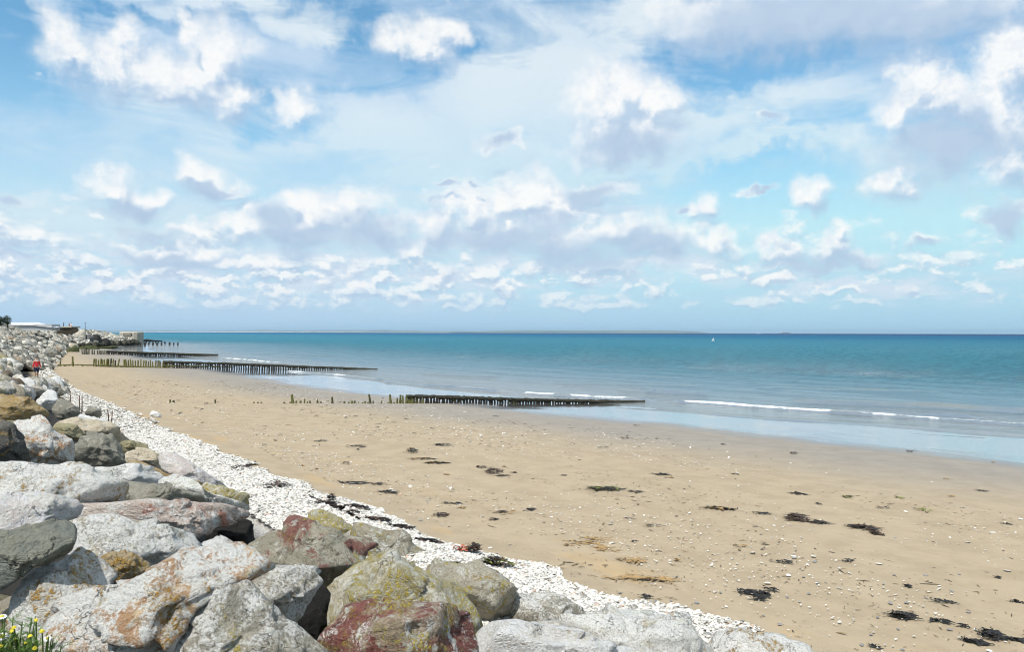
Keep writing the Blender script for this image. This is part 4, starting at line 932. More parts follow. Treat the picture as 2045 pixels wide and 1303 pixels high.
beam(g1, L1, top1, 810, 1287, .115, .13)
for (xa, xb) in ((905,925),(1020,1035),(1075,1100)):   # weed hanging to the sand
    m_ = MB()
    for k in range(14):
        X = RNG.uniform(xa, xb); p = L1.at(X, interp_line(top1, X) + 3); q_ = L1.at(X + RNG.uniform(-4, 4), interp_line(top1, X) + RNG.uniform(8, 14))
        m_.tube([tuple(Vector(p) - g1.location), tuple(Vector(q_) - g1.location)], [.05, .03], 5)
    m_.build('hanging_weed', mpost, g1)
# free-standing rotten posts of its landward end: each stands alone in the sand
solo = [(585,788,1.25,'tallest lone weedy post at the landward end of the nearest groyne'),(664,793,1.0,'pointed lone weedy post with a tapering tip, second tall one from the left'),(740,787.5,1.0,'slim lone weedy post third of the four tall ones before the nearest groyne'),(780.5,788,1.15,'square-topped lone weedy post, last tall one before the nearest groyne')]
for (X, tp, w, lab) in solo:
    p = L1.at(X, tp); o = put_post((p[0], p[1], ground(p[0], p[1]) - .05), p[2], w * .145, None, 'weedy_post'); tag(o, lab, 'post', 'lone posts landward of the nearest groyne')
for (X, tp) in [(580,803),(592,800.5),(600,800.5),(608,797),(614,802),(619,801),(634,798.5),(641,803),(688,802),(697,803),(703,801),(708,801),(716,804),(729,801.5),(735,803),(745,801),(762,801),(775,804),(793,795),(799,788.5),(804,790),(340,798.5),(346,800),(430,798.5),(507,803),(515,803.5),(522,803.5),(568,804),(787,804),(724,804)]:
    p = L1.at(X, tp); g = ground(p[0], p[1]) - .05
    o = put_post((p[0], p[1], g), max(p[2], g + .13), RNG.uniform(.09, .15), None, 'post_stump'); tag(o, 'short weedy post stump in the sand in line with the nearest groyne', 'stump', 'stumps in line with the nearest groyne')
# second groyne
L2 = Line((190, 733), (755, 738)); top2 = [(185,716),(300,719.5),(330,721.5),(450,725),(600,731),(700,735),(756,737.5)]
a0 = L2.at(190, 728); g2 = empty('timber_groyne', (a0[0], a0[1], ground(a0[0], a0[1])))
tag(g2, 'second timber groyne with tall green gapped landward posts and a dark seaward beam', 'groyne', 'timber groynes across the beach')
x = 187.0
while x < 752:
    if not (238 < x < 247) :
        tp = interp_line(top2, x) + (RNG.uniform(-1.5, 2.5) if x < 345 else RNG.uniform(-.3, .8)); p = L2.at(x, tp)
        put_post((p[0], p[1], ground(p[0], p[1]) - .2), p[2], RNG.uniform(.17, .25), g2, mat=mpost if x < 345 else mdarkp)
    x += RNG.uniform(3.6, 5.4) if x < 345 else RNG.uniform(4.0, 5.2)
beam(g2, L2, top2, 328, 754, .18, .15)
beam(g2, L2, [(180,728.5),(330,734),(470,736)], 90, 330, .10, .10, 'bottom_rail', mpost, 70, lump=.6)
beam(g2, L2, [(180,728.5),(330,730),(470,732)], 325, 470, .12, .08, 'bottom_rail', mpost, 50, lump=.6)
p = L2.at(146, 711.5); tag(put_post((p[0], p[1], ground(p[0], p[1])), p[2], .24, None, 'weedy_post'), 'tall single post standing alone landward of the second groyne', 'post')
p = L2.at(120, 720); tag(put_post((p[0], p[1], ground(p[0], p[1])), p[2], .2, None, 'weedy_post', mgreyp), 'low grey post near the rocks landward of the second groyne', 'post')
# third groyne
L3 = Line((165, 708), (437, 711)); top3 = [(160,697),(212,701),(300,704),(437,708.5)]
a0 = L3.at(165, 704); g3 = empty('timber_groyne', (a0[0], a0[1], ground(a0[0], a0[1])))
tag(g3, 'farthest timber groyne, thin black line of posts and beam in front of the bunker point', 'groyne', 'timber groynes across the beach')
x = 165.0
while x < 434:
    if not (180 < x < 184 or 190 < x < 194):
        p = L3.at(x, interp_line(top3, x) + (RNG.uniform(-1, 1) if x < 210 else 0)); put_post((p[0], p[1], ground(p[0], p[1]) - .3), p[2], RNG.uniform(.22, .32), g3, mat=mgreyp if x < 215 else mdarkp)
    x += RNG.uniform(2.6, 4.0)
beam(g3, L3, top3, 212, 436, .22, .25)
# remains of older posts in the water off the point
for (X, Y, tp) in [(232,684,680)] + [(240 + 5.5 * k + (k % 3) * 2.2, 689 + (k % 2) * .8, 683.5 + (k * 7 % 3) * .9) for k in range(0, 22)] + [(262 + 6.1 * k, 685.6, 682 + (k * 5 % 3) * .6) for k in range(12)]:
    p = hit(X, Y); k = ppm(p); h = (Y - tp) / k
    tag(put_post((p[0], p[1], p[2] - .3), p[2] + h, 3.0 / k * RNG.uniform(.6, 1.3), None, 'post_stump', mdarkp), 'black post stump standing in the shallow water off the bunker point', 'stump', 'old post stumps off the bunker point')

# rusty stakes at the edge of the pebbles
mrust = plain('rusty_iron', (0.11, 0.065, 0.045), 0.9, 0.4, 20, 0.4)
for (X, Y, tp) in [(140,800,786),(158,812,797),(163.5,814,799),(199,832,820),(216,839,826),(223,841,829)]:
    p = hit(X, Y, top_fn); k = ppm(p); m_ = MB(); h = (Y - tp) / k + .25
    m_.tube([(0, 0, -.2), (.01, 0, h * .5), (RNG.uniform(-.03, .03), 0, h)], [.022, .02, .017], 6); o = m_.build('iron_stake', mrust, None, True, p - np.array([0, 0, .1]))
    tag(o, 'thin rusty iron stake upright at the edge of the pebble strip', 'stake', 'rusty stakes along the edge of the pebbles')

# ------------------------------------------------------------------ seaweed
mweed = [plain('seaweed_black_brown', (0.013, 0.010, 0.007), 0.55, 0.6, 12, 0.6), plain('seaweed_brown', (0.075, 0.038, 0.020), 0.55, 0.5, 12, 0.6),
         plain('seaweed_green', (0.16, 0.17, 0.03), 0.6, 0.4, 12, 0.5), plain('seaweed_straw', (0.30, 0.19, 0.08), 0.85, 0.3, 12, 0.4), plain('seaweed_rust', (0.42, 0.10, 0.04), 0.7, 0.3, 12, 0.4)]
def weed(X, Y, wpx, hpx, mats=(0, 1), label=None, group=None, n=None, lump=0.0, slope=0.0, name='seaweed', shape=None):
    """strands and blades lying on the ground within a flattened ellipse"""
    fn = lambda u, v: np.where(u < toe(v) + 2.1, np.maximum(land_z(u, v), sand_z(u, v)) + .04, np.maximum(sand_z(u, v), SEA))
    c = hit(X, Y, fn); k = ppm(c); w = wpx / k / 2; q1 = hit(X, Y - max(hpx, 2) / 2, fn); q2 = hit(X, Y + max(hpx, 2) / 2, fn)
    ax = np.array([c[1], -c[0]]) / np.hypot(c[0], c[1]); ay = np.array([c[0], c[1]]) / np.hypot(c[0], c[1])
    dep = np.hypot(*(q1 - q2)[:2]) / 2; n = int((n or min(150, 10 + wpx * hpx * .28)) * 1.35); mbs = {m_: MB() for m_ in mats}
    for i in range(n):
        r = math.sqrt(RNG.random()) ; a = RNG.uniform(0, 6.283); su_, sv_ = r * math.cos(a), r * math.sin(a)
        L = RNG.uniform(.3, 1.0) * w * 1.1 * (1 - .4 * abs(su_)) + .04; dirn = RNG.normal(0, .55) + (math.pi if RNG.random() < .5 else 0)
        x_, y_ = su_ * w * .9, sv_ * dep * .8 - slope * su_ * dep; bw = RNG.uniform(.008, .028) * min(1.8, max(1.0, 40 / k)); pts = []; h0 = RNG.uniform(.004, .02) + lump * RNG.random() * (1 - r * r)
        for s in range(6):
            pts.append((x_, y_, h0 + RNG.uniform(0, .014) + lump * .2 * RNG.random())); dirn += RNG.normal(0, .5)
            x_ += math.cos(dirn) * L / 5; y_ += math.sin(dirn) * L / 5 * .8
        vs = []; fs = []
        for s, (xx, yy, zz) in enumerate(pts):
            t = (pts[min(s + 1, 5)][0] - pts[max(s - 1, 0)][0], pts[min(s + 1, 5)][1] - pts[max(s - 1, 0)][1]); l = math.hypot(*t) + 1e-6
            nx, ny = -t[1] / l, t[0] / l; b2 = bw * (1 - .7 * s / 5) * RNG.uniform(.7, 1.5)
            for sg in (-1, 1):
                px2, py2 = xx + nx * b2 * sg, yy + ny * b2 * sg
                wx, wy = ax[0] * px2 + ay[0] * py2, ax[1] * px2 + ay[1] * py2
                vs.append((wx, wy, zz + (b2 * .5 if sg > 0 else 0)))
            if s: fs.append((2 * s - 2, 2 * s - 1, 2 * s + 1, 2 * s))
        mbs[mats[int(RNG.integers(0, len(mats)))]].add(vs, fs)
    m0 = MB(); mi = []
    for k2, m_ in enumerate(mats):
        if not mbs[m_].v: continue
        va = np.array(mbs[m_].v); u, v = uv(c[0] + va[:, 0], c[1] + va[:, 1]); va[:, 2] += fn(u, v) - c[2]
        m0.add(va.tolist(), mbs[m_].f); mi += [k2] * len(mbs[m_].f)
    me = bpy.data.meshes.new(name); me.from_pydata(m0.v, [], m0.f); me.update()
    for m_ in mats: me.materials.append(mweed[m_])
    me.polygons.foreach_set('material_index', mi)
    o = link_mesh(name, me, None, None, c); return tag(o, label, 'seaweed', group)
G_ = 'seaweed washed up on the sand'
for a in [(1592,1036,44,20,(0,1),'curled dark brown clump of kelp, the largest on the open sand',90,.05),(1633,1045,50,8,(0,),'thin tattered tail of weed trailing right from the largest kelp clump',30,.01),
          (1722,1055,66,9,(0,1),'long arched strap of dark kelp right of the largest clump',50,.03),(1748,1066,26,12,(0,1),'drooping end of the arched kelp strap',40,.03),
          (985,945,36,10,(0,1),'small dark heap of weed shaped like a mound in mid beach',50,.12),(1004,952,30,4,(0,),'flat tail of weed beside the mound-shaped heap',16,.01),
          (822,904,24,8,(0,),'compact black lump of weed on the left of mid beach',40,.12),(842,918,50,5,(0,3),'ragged dark and straw weed strand below the black lump',34,.02),
          (872,926,50,3,(3,0,0),'greenish yellow weed strand trailing toward the mound-shaped heap',34,.02),(960,935,24,5,(0,1),'small brown weed scrap between green strand and mound-shaped heap',18,.05),
          (1208,978,72,9,(0,2),'wide ragged mat of dark weed strands right of mid beach',70,.02),(1268,984,30,4,(0,),'short dark strand right of the wide ragged mat',16,.01),(1435,1017,62,4,(0,0,3),'thin olive green line of weed on the sand',50,.01),
          (1318,949,36,5,(0,),'narrow dark weed streak above the wide ragged mat',26,.02),(1584,907,14,5,(0,),'lone black scrap near the wet sand at right',16,.06),
          (692,927,16,5,(0,),'tiny black scrap on the sand left of mid beach',14,.05),(1530,1192,14,6,(0,),'small dark knot of weed at lower right with a white stone',18,.05),
          (1497,1185,60,8,(0,),'scattered row of black weed bits at lower right',34,.01),(1515,1198,26,5,(0,),'black weed bits just below the scattered row',20,.01),
          (1800,1232,50,13,(0,),'dark weed spray with a curl at lower right',56,.03),(1880,1243,40,4,(0,),'straight thin strand right of the dark weed spray',18,.01),
          (1978,1272,36,22,(0,),'forked black weed near the right border at the bottom',60,.05),(1945,1285,50,7,(0,),'trailing black strands left of the forked weed',30,.01),(2020,1280,50,6,(0,),'black strand running off the right border',24,.01),
          (710,893,40,6,(0,),'branching weed scrap high on the left of mid beach',24,.03),(640,882,30,4,(0,),'faint weed streak on the upper left sand',14,.01),(885,890,40,5,(0,),'long thin pod of weed on the sand above the wide tide line',26,.03),
          (700,967,60,6,(0,),'two thin parallel weed strands close to the pebble strip',34,.01),(772,985,44,6,(0,),'looped strand of weed close to the pebble strip',26,.02),(756,969,30,5,(0,),'short strand over the looped one near the pebbles',16,.01),
          (900,1007,38,3,(0,),'straight dark twig-like strand in lower mid beach',16,.02),(880,1031,30,7,(0,1),'bushy scrap of weed near the pebble edge in mid beach',30,.05),(985,1040,14,5,(0,),'oval dark scrap in lower mid beach',14,.03),
          (1057,1020,26,4,(0,),'small tapering strand in lower mid beach',14,.02),(1595,988,38,4,(0,),'thin dark weed bar on the upper right sand',20,.02),(1690,994,26,5,(0,2),'small greenish weed scrap on the upper right sand',16,.01),
          (1843,1020,24,5,(2,),'bright green weed fleck on the right sand',14,.01),(1520,1027,34,3,(0,),'thin bowed strand left of the largest kelp clump',12,.01)]:
    weed(*a[:5], label=a[5], group=G_, n=a[6], lump=a[7])
P_ = 'seaweed lying on the pebble strip'
for a in [(425,920,22,6,'short black weed roll at the far end of the pebble weed line',.08),(480,940,38,9,'double lump of black weed on the pebbles',.12),(435,912,40,4,'thin weed line trailing into the pebbles',.03),
          (548,978,50,12,'pair of black weed mounds on the pebbles',.14),(520,972,40,6,'loose weed left of the pair of mounds on the pebbles',.05),(560,990,50,5,'stringy weed below the pair of mounds',.03),(600,1002,50,8,'spread weed strands in the middle of the pebble strip',.04),(645,1012,50,12,'tangle of weed with a black knot on the pebbles',.08),
          (690,1030,50,9,'thick tangle of weed on the pebbles above the yellow slab',.06),(660,1002,14,12,'upright black knot of weed on the pebbles',.15),(740,1042,60,9,'brown and black weed line above the tan triangular boulder',.05),
          (790,1055,50,7,'thin brown weed scatter on the pebbles',.03),(840,1083,60,8,'thin brown weed scatter right of the tan triangular boulder',.03),(700,1015,60,7,'fine weed streak high on the pebble strip',.03),(300,870,12,4,'small black weed spot at the upper end of the pebbles',.06),(335,893,14,4,'black weed spot on the pebbles above the grey slabs',.06),(215,860,30,5,'black weed on the pebbles near the rusty stakes',.07),(200,856,16,4,'small black weed lump on the pebbles near the rusty stakes',.06)]:
    weed(a[0], a[1], a[2] * 1.15, a[3] * 1.35, (0, 0, 1), label=a[4], group=P_, lump=a[5], n=int(30 + a[2] * 1.4))
weed(945,1102,26,8,(1,0), 'brown weed clump standing on the pebbles beside an orange-red piece', P_, 60, .14)
weed(922,1101,26,6,(4,), 'orange-red piece of weed on the pebbles', P_, 30, .08)
weed(990,1128,60,13,(0,1,2), 'long dark weed heap along the boulder at the lower end of the pebbles', P_, 110, .12)
for (X, Y, w, h, lb) in [(1165,1085,70,14,'leftmost'),(1205,1098,60,12,'second lowest left'),(1265,1122,60,10,'middle'),(1240,1155,110,14,'widest and nearest'),(1320,1160,80,10,'rightmost'),(1190,1078,50,8,'farthest and smallest')]:
    weed(X, Y, w, h, (3,), lb + ' patch of straw-coloured dried weed crumbs on the sand', 'dried weed crumbs on the sand', 17, .006, name='dried_weed')
S_ = 'small seaweed scraps strewn on the sand'
for k in range(105):
    Y = 666 + 640 * RNG.beta(1.3, 2.3) * .98 + 55; X = RNG.uniform(120, 2045)
    if Y > 1300: continue
    p = hit(X, Y); u, v = uv(p[0], p[1])
    if u < toe(v) + 2.2 or u > wat(v) - 7: continue
    s = FPX * RNG.lognormal(-1.6, .5) / np.hypot(p[0], p[1])
    weed(X, Y, max(s, 4), max(s * .13, 1.6), (0,) if RNG.random() < .75 else ((3,) if RNG.random() < .85 else (2,)), 'small scrap of seaweed strewn on the sand', S_, 9, .012)

# ------------------------------------------------------------------ people
def skin_fig(name, joints, edges, mat, parent, root=0):
    me = bpy.data.meshes.new(name); me.from_pydata([j[:3] for j in joints], edges, []); me.update(); o = link_mesh(name, me, mat, parent)
    o.modifiers.new('s', 'SKIN'); sv_ = me.skin_vertices[0].data
    for i, j in enumerate(joints): r = j[3]; sv_[i].radius = (r, r * (j[4] if len(j) > 4 else 1)); sv_[i].use_root = (i == root)
    m_ = o.modifiers.new('d', 'SUBSURF'); m_.levels = 2; m_.render_levels = 2; return o
mskin = plain('skin', (0.50, 0.30, 0.21), 0.6, .06, 6, 0); mred = plain('red_jacket', (0.62, 0.022, 0.03), 0.7, .15, 9, .3); mnavy = plain('navy_cloth', (0.018, 0.022, 0.055), 0.8, .2, 9, .3)
mhair = plain('dark_hair', (0.025, 0.017, 0.012), 0.7, .3, 30, .5); mwhite = plain('white_cloth', (0.70, 0.70, 0.72), 0.8, .08, 9, .2); mblack = plain('black_cloth', (0.02, 0.02, 0.022), 0.8, .2, 9, .2)
def head_parts(t, c, s=1.0):
    V, F = ico(3); Vh = V * np.array([.078, .095, .118]) * s; Vh[:, 2] += np.where(V[:, 2] < -.2, .0, 0); Vh[:, 1] *= np.where(V[:, 2] < -.3, .82, 1.0)
    nose = np.exp(-((V[:, 0] / .22) ** 2 + ((V[:, 2] + .05) / .28) ** 2)) * (V[:, 1] < 0); Vh[:, 1] -= nose * .022
    for sg in (-1, 1): Vh[:, 1] += .010 * np.exp(-(((V[:, 0] - sg * .36) / .18) ** 2 + ((V[:, 2] - .12) / .14) ** 2)) * (V[:, 1] < 0)
    h = link_mesh('head', np_mesh('head', Vh, F, True), mskin, t, c)
    Vr = V * np.array([.086, .103, .122]) * s; keep = (V[:, 2] > .25) | ((V[:, 1] > .15) & (V[:, 2] > -.35)); Vr[~keep] *= .86; Vr[:, 2] += .006
    link_mesh('hair', np_mesh('hair', Vr, F, True), mhair, t, c)
    m_ = MB()
    for sg in (-1, 1): m_.box((sg * .028 * s, -.086 * s, .012 * s), (.018, .01, .009))
    m_.box((0, -.088 * s, -.045 * s), (.035, .01, .006)); m_.build('face_features', mhair, h)
p = hit(73, 757); p[2] = max(p[2], ground(p[0], p[1])); k = ppm(p)
t = empty('person', p, math.atan2(p[0], -p[1]) * -1 + math.pi + .25 if False else math.atan2(-p[0], p[1]) + .2)
tag(t, 'person in a red jacket and navy shorts walking on the sand beside the rocks', 'person')
body = [(0,0,.95,.13,.8),(0,0,1.10,.125,.8),(0,0,1.30,.16,.75),(0,0,1.42,.14,.7),(0,-.01,1.50,.055),(0,-.02,1.56,.05),
        (-.19,0,1.40,.062),(-.25,.02,1.14,.048),(-.26,-.05,.90,.036),(-.265,-.07,.81,.03),
        (.19,0,1.40,.062),(.25,.02,1.14,.048),(.27,-.03,.90,.036),(.275,-.06,.81,.03),
        (-.09,0,.86,.095),(-.10,-.06,.48,.062),(-.10,.0,.09,.042),(-.10,-.13,.035,.035),
        (.09,0,.86,.095),(.10,.04,.48,.062),(.10,.14,.10,.042),(.10,.03,.035,.035)]
be = [(0,1),(1,2),(2,3),(3,4),(4,5),(3,6),(6,7),(7,8),(8,9),(3,10),(10,11),(11,12),(12,13),(0,14),(14,15),(15,16),(16,17),(0,18),(18,19),(19,20),(20,21)]
skin_fig('body', body, be, mskin, t); head_parts(t, (0, -.03, 1.67))
skin_fig('jacket', [(0,0,.90,.185,.82),(0,0,1.10,.15,.82),(0,0,1.30,.165,.78),(0,0,1.43,.12,.75),(-.17,0,1.40,.07),(-.235,.02,1.14,.06),(-.26,-.05,.92,.048),(.17,0,1.40,.07),(.235,.02,1.14,.06),(.27,-.03,.92,.048)],
         [(0,1),(1,2),(2,3),(3,4),(4,5),(5,6),(3,7),(7,8),(8,9)], mred, t)
m_ = MB(); m_.box((0, -.125, 1.43), (.12, .03, .05)); m_.build('white_collar', mwhite, t)
skin_fig('shorts', [(0,0,.93,.15,.8),(-.095,0,.84,.115),(-.105,-.05,.50,.085),(.095,0,.84,.115),(.105,.035,.50,.085)], [(0,1),(1,2),(0,3),(3,4)], mnavy, t)
for sg, pos in ((-1, (-.10,-.10,.03)), (1, (.10,.06,.03))):
    m_ = MB(); m_.box(pos, (.09, .27, .07), taper=.8); m_.build('shoe', mblack, t)

# ------------------------------------------------------------------ the point: bunker, wall, shed, poles
mconc = plain('old_concrete', (0.40, 0.36, 0.29), 0.9, .25, 1.2, .6); mconcd = plain('dark_stained_concrete', (0.060, 0.052, 0.042), 0.9, .6, 1.0, .6)
mroofw = plain('white_roof', (0.70, 0.71, 0.72), 0.6, .05, 1.0, 0); mwallg = plain('pale_wall', (0.42, 0.42, 0.42), 0.9, .1, 1.0, 0); mhole = plain('dark_opening', (0.012, 0.012, 0.012), 0.9, .1, 1, 0)
def at_dist(px, py, Y):
    d = ray(px, py); return CP + d * (Y / d[1])
YB = 318.0
pa, pb = at_dist(240, 663, YB + 1), at_dist(274, 683, YB)
bk = empty('bunker', (float(pb[0] - 3.4), YB + 3, -1.2), 0)
tag(bk, 'grey concrete bunker with a dark firing slot at the end of the point', 'bunker')
H = float(pa[2] + 1.2); wB = float(pb[0] - pa[0])
m_ = MB()   # body: rounded seaward end, slot opening framed by separate blocks
prof = [(-wB / 2, -3.2), (wB / 2 - 1.4, -3.2), (wB / 2 - .4, -2.6), (wB / 2, -1.6), (wB / 2, 2), (wB / 2 - .8, 3), (-wB / 2, 3.2)]
zs = [(0, 1.0), (H - .55, 1.0), (H - .15, .975), (H, .93)]; vs = [(x_ * s, y_ * s, z_) for z_, s in zs for x_, y_ in prof]; n = len(prof)
fs = [(k * n + j, k * n + (j + 1) % n, (k + 1) * n + (j + 1) % n, (k + 1) * n + j) for k in range(3) for j in range(n)] + [tuple(range(3 * n, 4 * n))]
m_.add(vs, fs); m_.build('wall', mconc, bk)
m_ = MB(); m_.box((-.3, -3.27, H - 1.15), (3.3, .12, 1.0)); m_.build('slot_frame', mconcd, bk)
m_ = MB(); m_.box((-.3, -3.34, H - 1.15), (2.6, .10, .42)); m_.build('embrasure', mconc, bk)
m_ = MB(); m_.box((0, -3.3, 1.0), (wB * .98, .35, 1.9), taper=.97); m_.build('stained_base', mconcd, bk)
def far_block(poly, mat, label, seed, Y, cat='rock', name='rock', sub=4, thick=.8, planes=None, amt=.7): return traced_rock(poly, mat, label, seed, dist=Y, thick=thick, sub=sub, cat=cat, name=name, planes=planes, amt=amt, boxy=.55)
far_block([(148,684),(148,666),(153,660),(161,659),(169,664),(171,686),(160,690)], mconc, 'tan rounded concrete block standing among the rocks left of the bunker', 801, 232, 'concrete block', 'concrete_block')
far_block([(167,694),(167,672),(178,668),(188,671),(187,694)], plain('grey_concrete', (.12,.115,.11), .9, .3, 1, .5), 'dark grey concrete wall stub right of the tan block', 802, 234, 'concrete block', 'concrete_block')
far_block([(178,698),(178,674),(186,669),(198,671),(204,680),(206,698)], RM['wet'], 'black overhanging wet rock mass right of the concrete wall stub', 803, 240)
far_block([(198,697),(200,680),(210,676),(220,680),(222,696)], RM['wet'], 'low black wet rock right of the overhanging mass', 804, 246)
far_block([(216,693),(218,682),(232,677),(250,679),(258,693)], RM['algae'], 'dark weedy rock mass in front of the bunker', 805, 285)
far_block([(206,681),(215,673),(235,672),(252,675),(256,684),(220,688)], RM['brown'], 'brown rock shelf joining the rocks to the bunker', 806, 300)
far_block([(250,694),(254,683),(264,680),(276,682),(280,694)], RM['wet'], 'black rock foot under the seaward end of the bunker', 807, 316)
far_block([(110,702),(114,693),(126,688),(148,686),(156,692),(155,702),(135,707)], RM['beige'], 'broad pale rock slab at the foot of the far bank', 808, 178)
far_block([(128,705),(140,697),(150,691),(158,697),(156,706),(140,709)], RM['algae'], 'green algae-covered rock under the broad pale slab', 809, 172)
far_block([(150,706),(160,693),(178,690),(196,692),(198,698),(175,701)], RM['algae'], 'long green algae-covered rock behind the farthest groyne', 810, 205)
far_block([(176,700),(200,694),(222,691),(236,694),(226,697),(200,700)], RM['algae'], 'low green weed-covered reef at the water edge', 811, 215)
far_block([(284,684),(294,680.5),(300,677.5),(308,680),(322,681),(324,684)], RM['wet'], 'black reef rock breaking the water right of the bunker', 812, 395)
far_block([(112,666),(116,656),(132,654),(152,656),(156,664),(140,668)], RM['brown'], 'dark earth scarp under the concrete platform', 813, 196)
# platform with two people
pl = at_dist(133, 653.5, 196); m_ = MB(); m_.box((0, 0, 0), (4.6, 4, .32)); tag(m_.build('concrete_platform', mconc, None, False, pl), 'flat concrete platform on top of the rock bank with two people on it', 'platform')
def small_person(px, Y, mat_top, label, sitting=False):
    p = at_dist(px, 652.5, Y); t = empty('person', p, math.atan2(-p[0], p[1])); tag(t, label, 'person')
    z = 0.02
    skin_fig('body', [(0,0,z+.12,.13,.8),(0,0,z+.36,.14,.75),(0,0,z+.54,.11,.7),(0,0,z+.62,.05),(-.18,0,z+.52,.05),(-.22,-.12,z+.26,.04),(-.1,-.28,z+.2,.035),(.18,0,z+.52,.05),(.22,-.12,z+.26,.04),(.1,-.28,z+.2,.035),
      (-.1,-.1,z+.12,.085),(-.11,-.42,z+.34,.06),(-.11,-.55,z+.03,.045),(.1,-.1,z+.12,.085),(.11,-.42,z+.34,.06),(.11,-.55,z+.03,.045)],
      [(0,1),(1,2),(2,3),(2,4),(4,5),(5,6),(2,7),(7,8),(8,9),(0,10),(10,11),(11,12),(0,13),(13,14),(14,15)], mskin, t)
    skin_fig('top', [(0,0,z+.10,.155,.8),(0,0,z+.36,.16,.78),(0,0,z+.54,.125,.75),(-.19,0,z+.52,.07),(-.225,-.12,z+.28,.055),(.19,0,z+.52,.07),(.225,-.12,z+.28,.055)], [(0,1),(1,2),(2,3),(3,4),(2,5),(5,6)], mat_top, t)
    head_parts(t, (0, 0, z + .75))
small_person(142.5, 195.5, mwhite, 'person in a white top sitting on the concrete platform'); small_person(139.2, 195.8, mblack, 'person in dark clothes sitting left of the one in white on the platform')
# white roofed shed behind the crest
sh = empty('shed', at_dist(68, 660, 175), .25); tag(sh, 'long low white-roofed shed behind the crest of the far rock bank', 'shed')
m_ = MB(); m_.box((0, 0, .6), (8.6, 6, 1.4)); m_.build('wall', mwallg, sh)
m_ = MB(); m_.add([(-4.9, -3.3, .95), (4.9, -3.3, .55), (4.9, 3.3, .55), (-4.9, 3.3, .95), (-4.9, 0, 1.62), (.6, 0, 1.72), (4.9, 0, .75), (.6, -3.3, 1.05), (.6, 3.3, 1.05)],
    [(0, 7, 5, 4), (7, 1, 6, 5), (4, 5, 8, 3), (5, 6, 2, 8), (0, 4, 3), (1, 2, 6)]); ro = m_.build('roof', mroofw, sh)
def pole(px, y0, y1, Y, label):
    a = at_dist(px, y0, Y); b_ = at_dist(px, y1, Y); m_ = MB(); m_.tube([(0, 0, 0), (0, 0, float(b_[2] - a[2]))], [.10, .07], 6); m_.box((0, 0, float(b_[2] - a[2]) - .15), (.5, .1, .08))
    tag(m_.build('pole', mconcd, None, False, a), label, 'pole')
pole(170, 662, 644.5, 250, 'thin upright pole on the low part of the point'); pole(127, 655, 645, 205, 'very thin mast behind the concrete platform')

# trees behind the crest at the left border
mleaf = plain('pine_needles', (0.045, 0.075, 0.022), .8, .5, 3, 0); mbark = plain('bark', (0.10, 0.075, 0.05), .9, .3, 5, .4)
def tree(px, Y, py_top, py_bot, spread, label, seed):
    rs = np.random.default_rng(seed); b_ = at_dist(px, py_bot + 10, Y); tp = at_dist(px, py_top, Y); h = float(tp[2] - b_[2]); t = empty('pine_tree', b_); tag(t, label, 'tree', 'trees behind the crest at the left border')
    m_ = MB(); m_.tube([(0, 0, -.4), (.05, 0, h * .4), (-.05, .05, h * .75)], [.14, .11, .05], 7)
    for k in range(7):
        a = rs.uniform(0, 6.28); z0 = h * rs.uniform(.35, .65); m_.tube([(0, 0, z0), (math.cos(a) * spread * .5, math.sin(a) * spread * .5, z0 + h * .2)], [.05, .02], 5)
    m_.build('trunk', mbark, t, True)
    m_ = MB()
    for k in range(26):
        d = rs.normal(size=3); d /= np.linalg.norm(d); c = np.array([d[0] * spread * .62, d[1] * spread * .62, h * .62 + d[2] * h * .33]) * 1.0
        for j in range(80):
            q = c + rs.normal(0, .16, 3) * np.array([1, 1, .7]); a, b2 = rs.uniform(0, 6.28), rs.uniform(-.6, .6); s = rs.uniform(.05, .12)
            e1 = np.array([math.cos(a), math.sin(a), b2]) * s; e2 = np.array([-math.sin(a), math.cos(a), rs.uniform(-.5, .5)]) * s * .5
            m_.add([q - e1, q + e2, q + e1, q - e2], [(0, 1, 2, 3)])
    m_.build('crown', mleaf, t)
tree(14.5, 150, 630.5, 646, .75, 'dark green round-headed tree standing clear of the left border', 5); tree(1, 150, 631, 646, .85, 'dark green tree cut off by the left border', 6); tree(-16, 152, 632, 646, .9, 'dark green tree just outside the left border', 8)

# ------------------------------------------------------------------ boats and the far coast
mhull = plain('white_hull', (0.80, 0.80, 0.80), .4, .02, 3, 0); msail = plain('white_sail', (0.82, 0.82, 0.80), .8, .02, 3, 0); mship = plain('ship_grey', (0.16, 0.18, 0.22), .6, .1, .05, 0)
p = on_water(1424, 682.5); bt = empty('sailboat', p, .5); tag(bt, 'small white sailing dinghy alone on the water', 'boat')
k = ppm(p); hs = 8.5 / k
m_ = MB(); m_.add([(-.9,-.35,.35),(.7,-.35,.35),(1.3,0,.42),(.7,.35,.35),(-.9,.35,.35),(-.8,-.2,-.1),(.6,-.2,-.1),(1.0,0,-.1),(.6,.2,-.1),(-.8,.2,-.1)], [(0,1,2,3,4),(5,6,1,0),(6,7,2,1),(7,8,3,2),(8,9,4,3),(9,5,0,4)]); m_.build('hull', mhull, bt)
m_ = MB(); m_.tube([(.25, 0, .3), (.25, 0, hs + .1)], .03, 5); m_.build('mast', mship, bt)
m_ = MB(); m_.add([(.22, 0, hs), (.22, 0, .55), (-.95, .12, .6), (-.35, .14, hs * .5), (.22,-.02,hs), (.22,-.02,.55), (-.95,.10,.6), (-.35,.12,hs*.5)], [(0,1,2,3),(7,6,5,4)]); m_.build('mainsail', msail, bt)
m_ = MB(); m_.add([(.30, 0, hs * .85), (1.2, 0, .5), (.35, .12, .55)], [(0, 1, 2), (2, 1, 0)]); m_.build('jib', msail, bt)
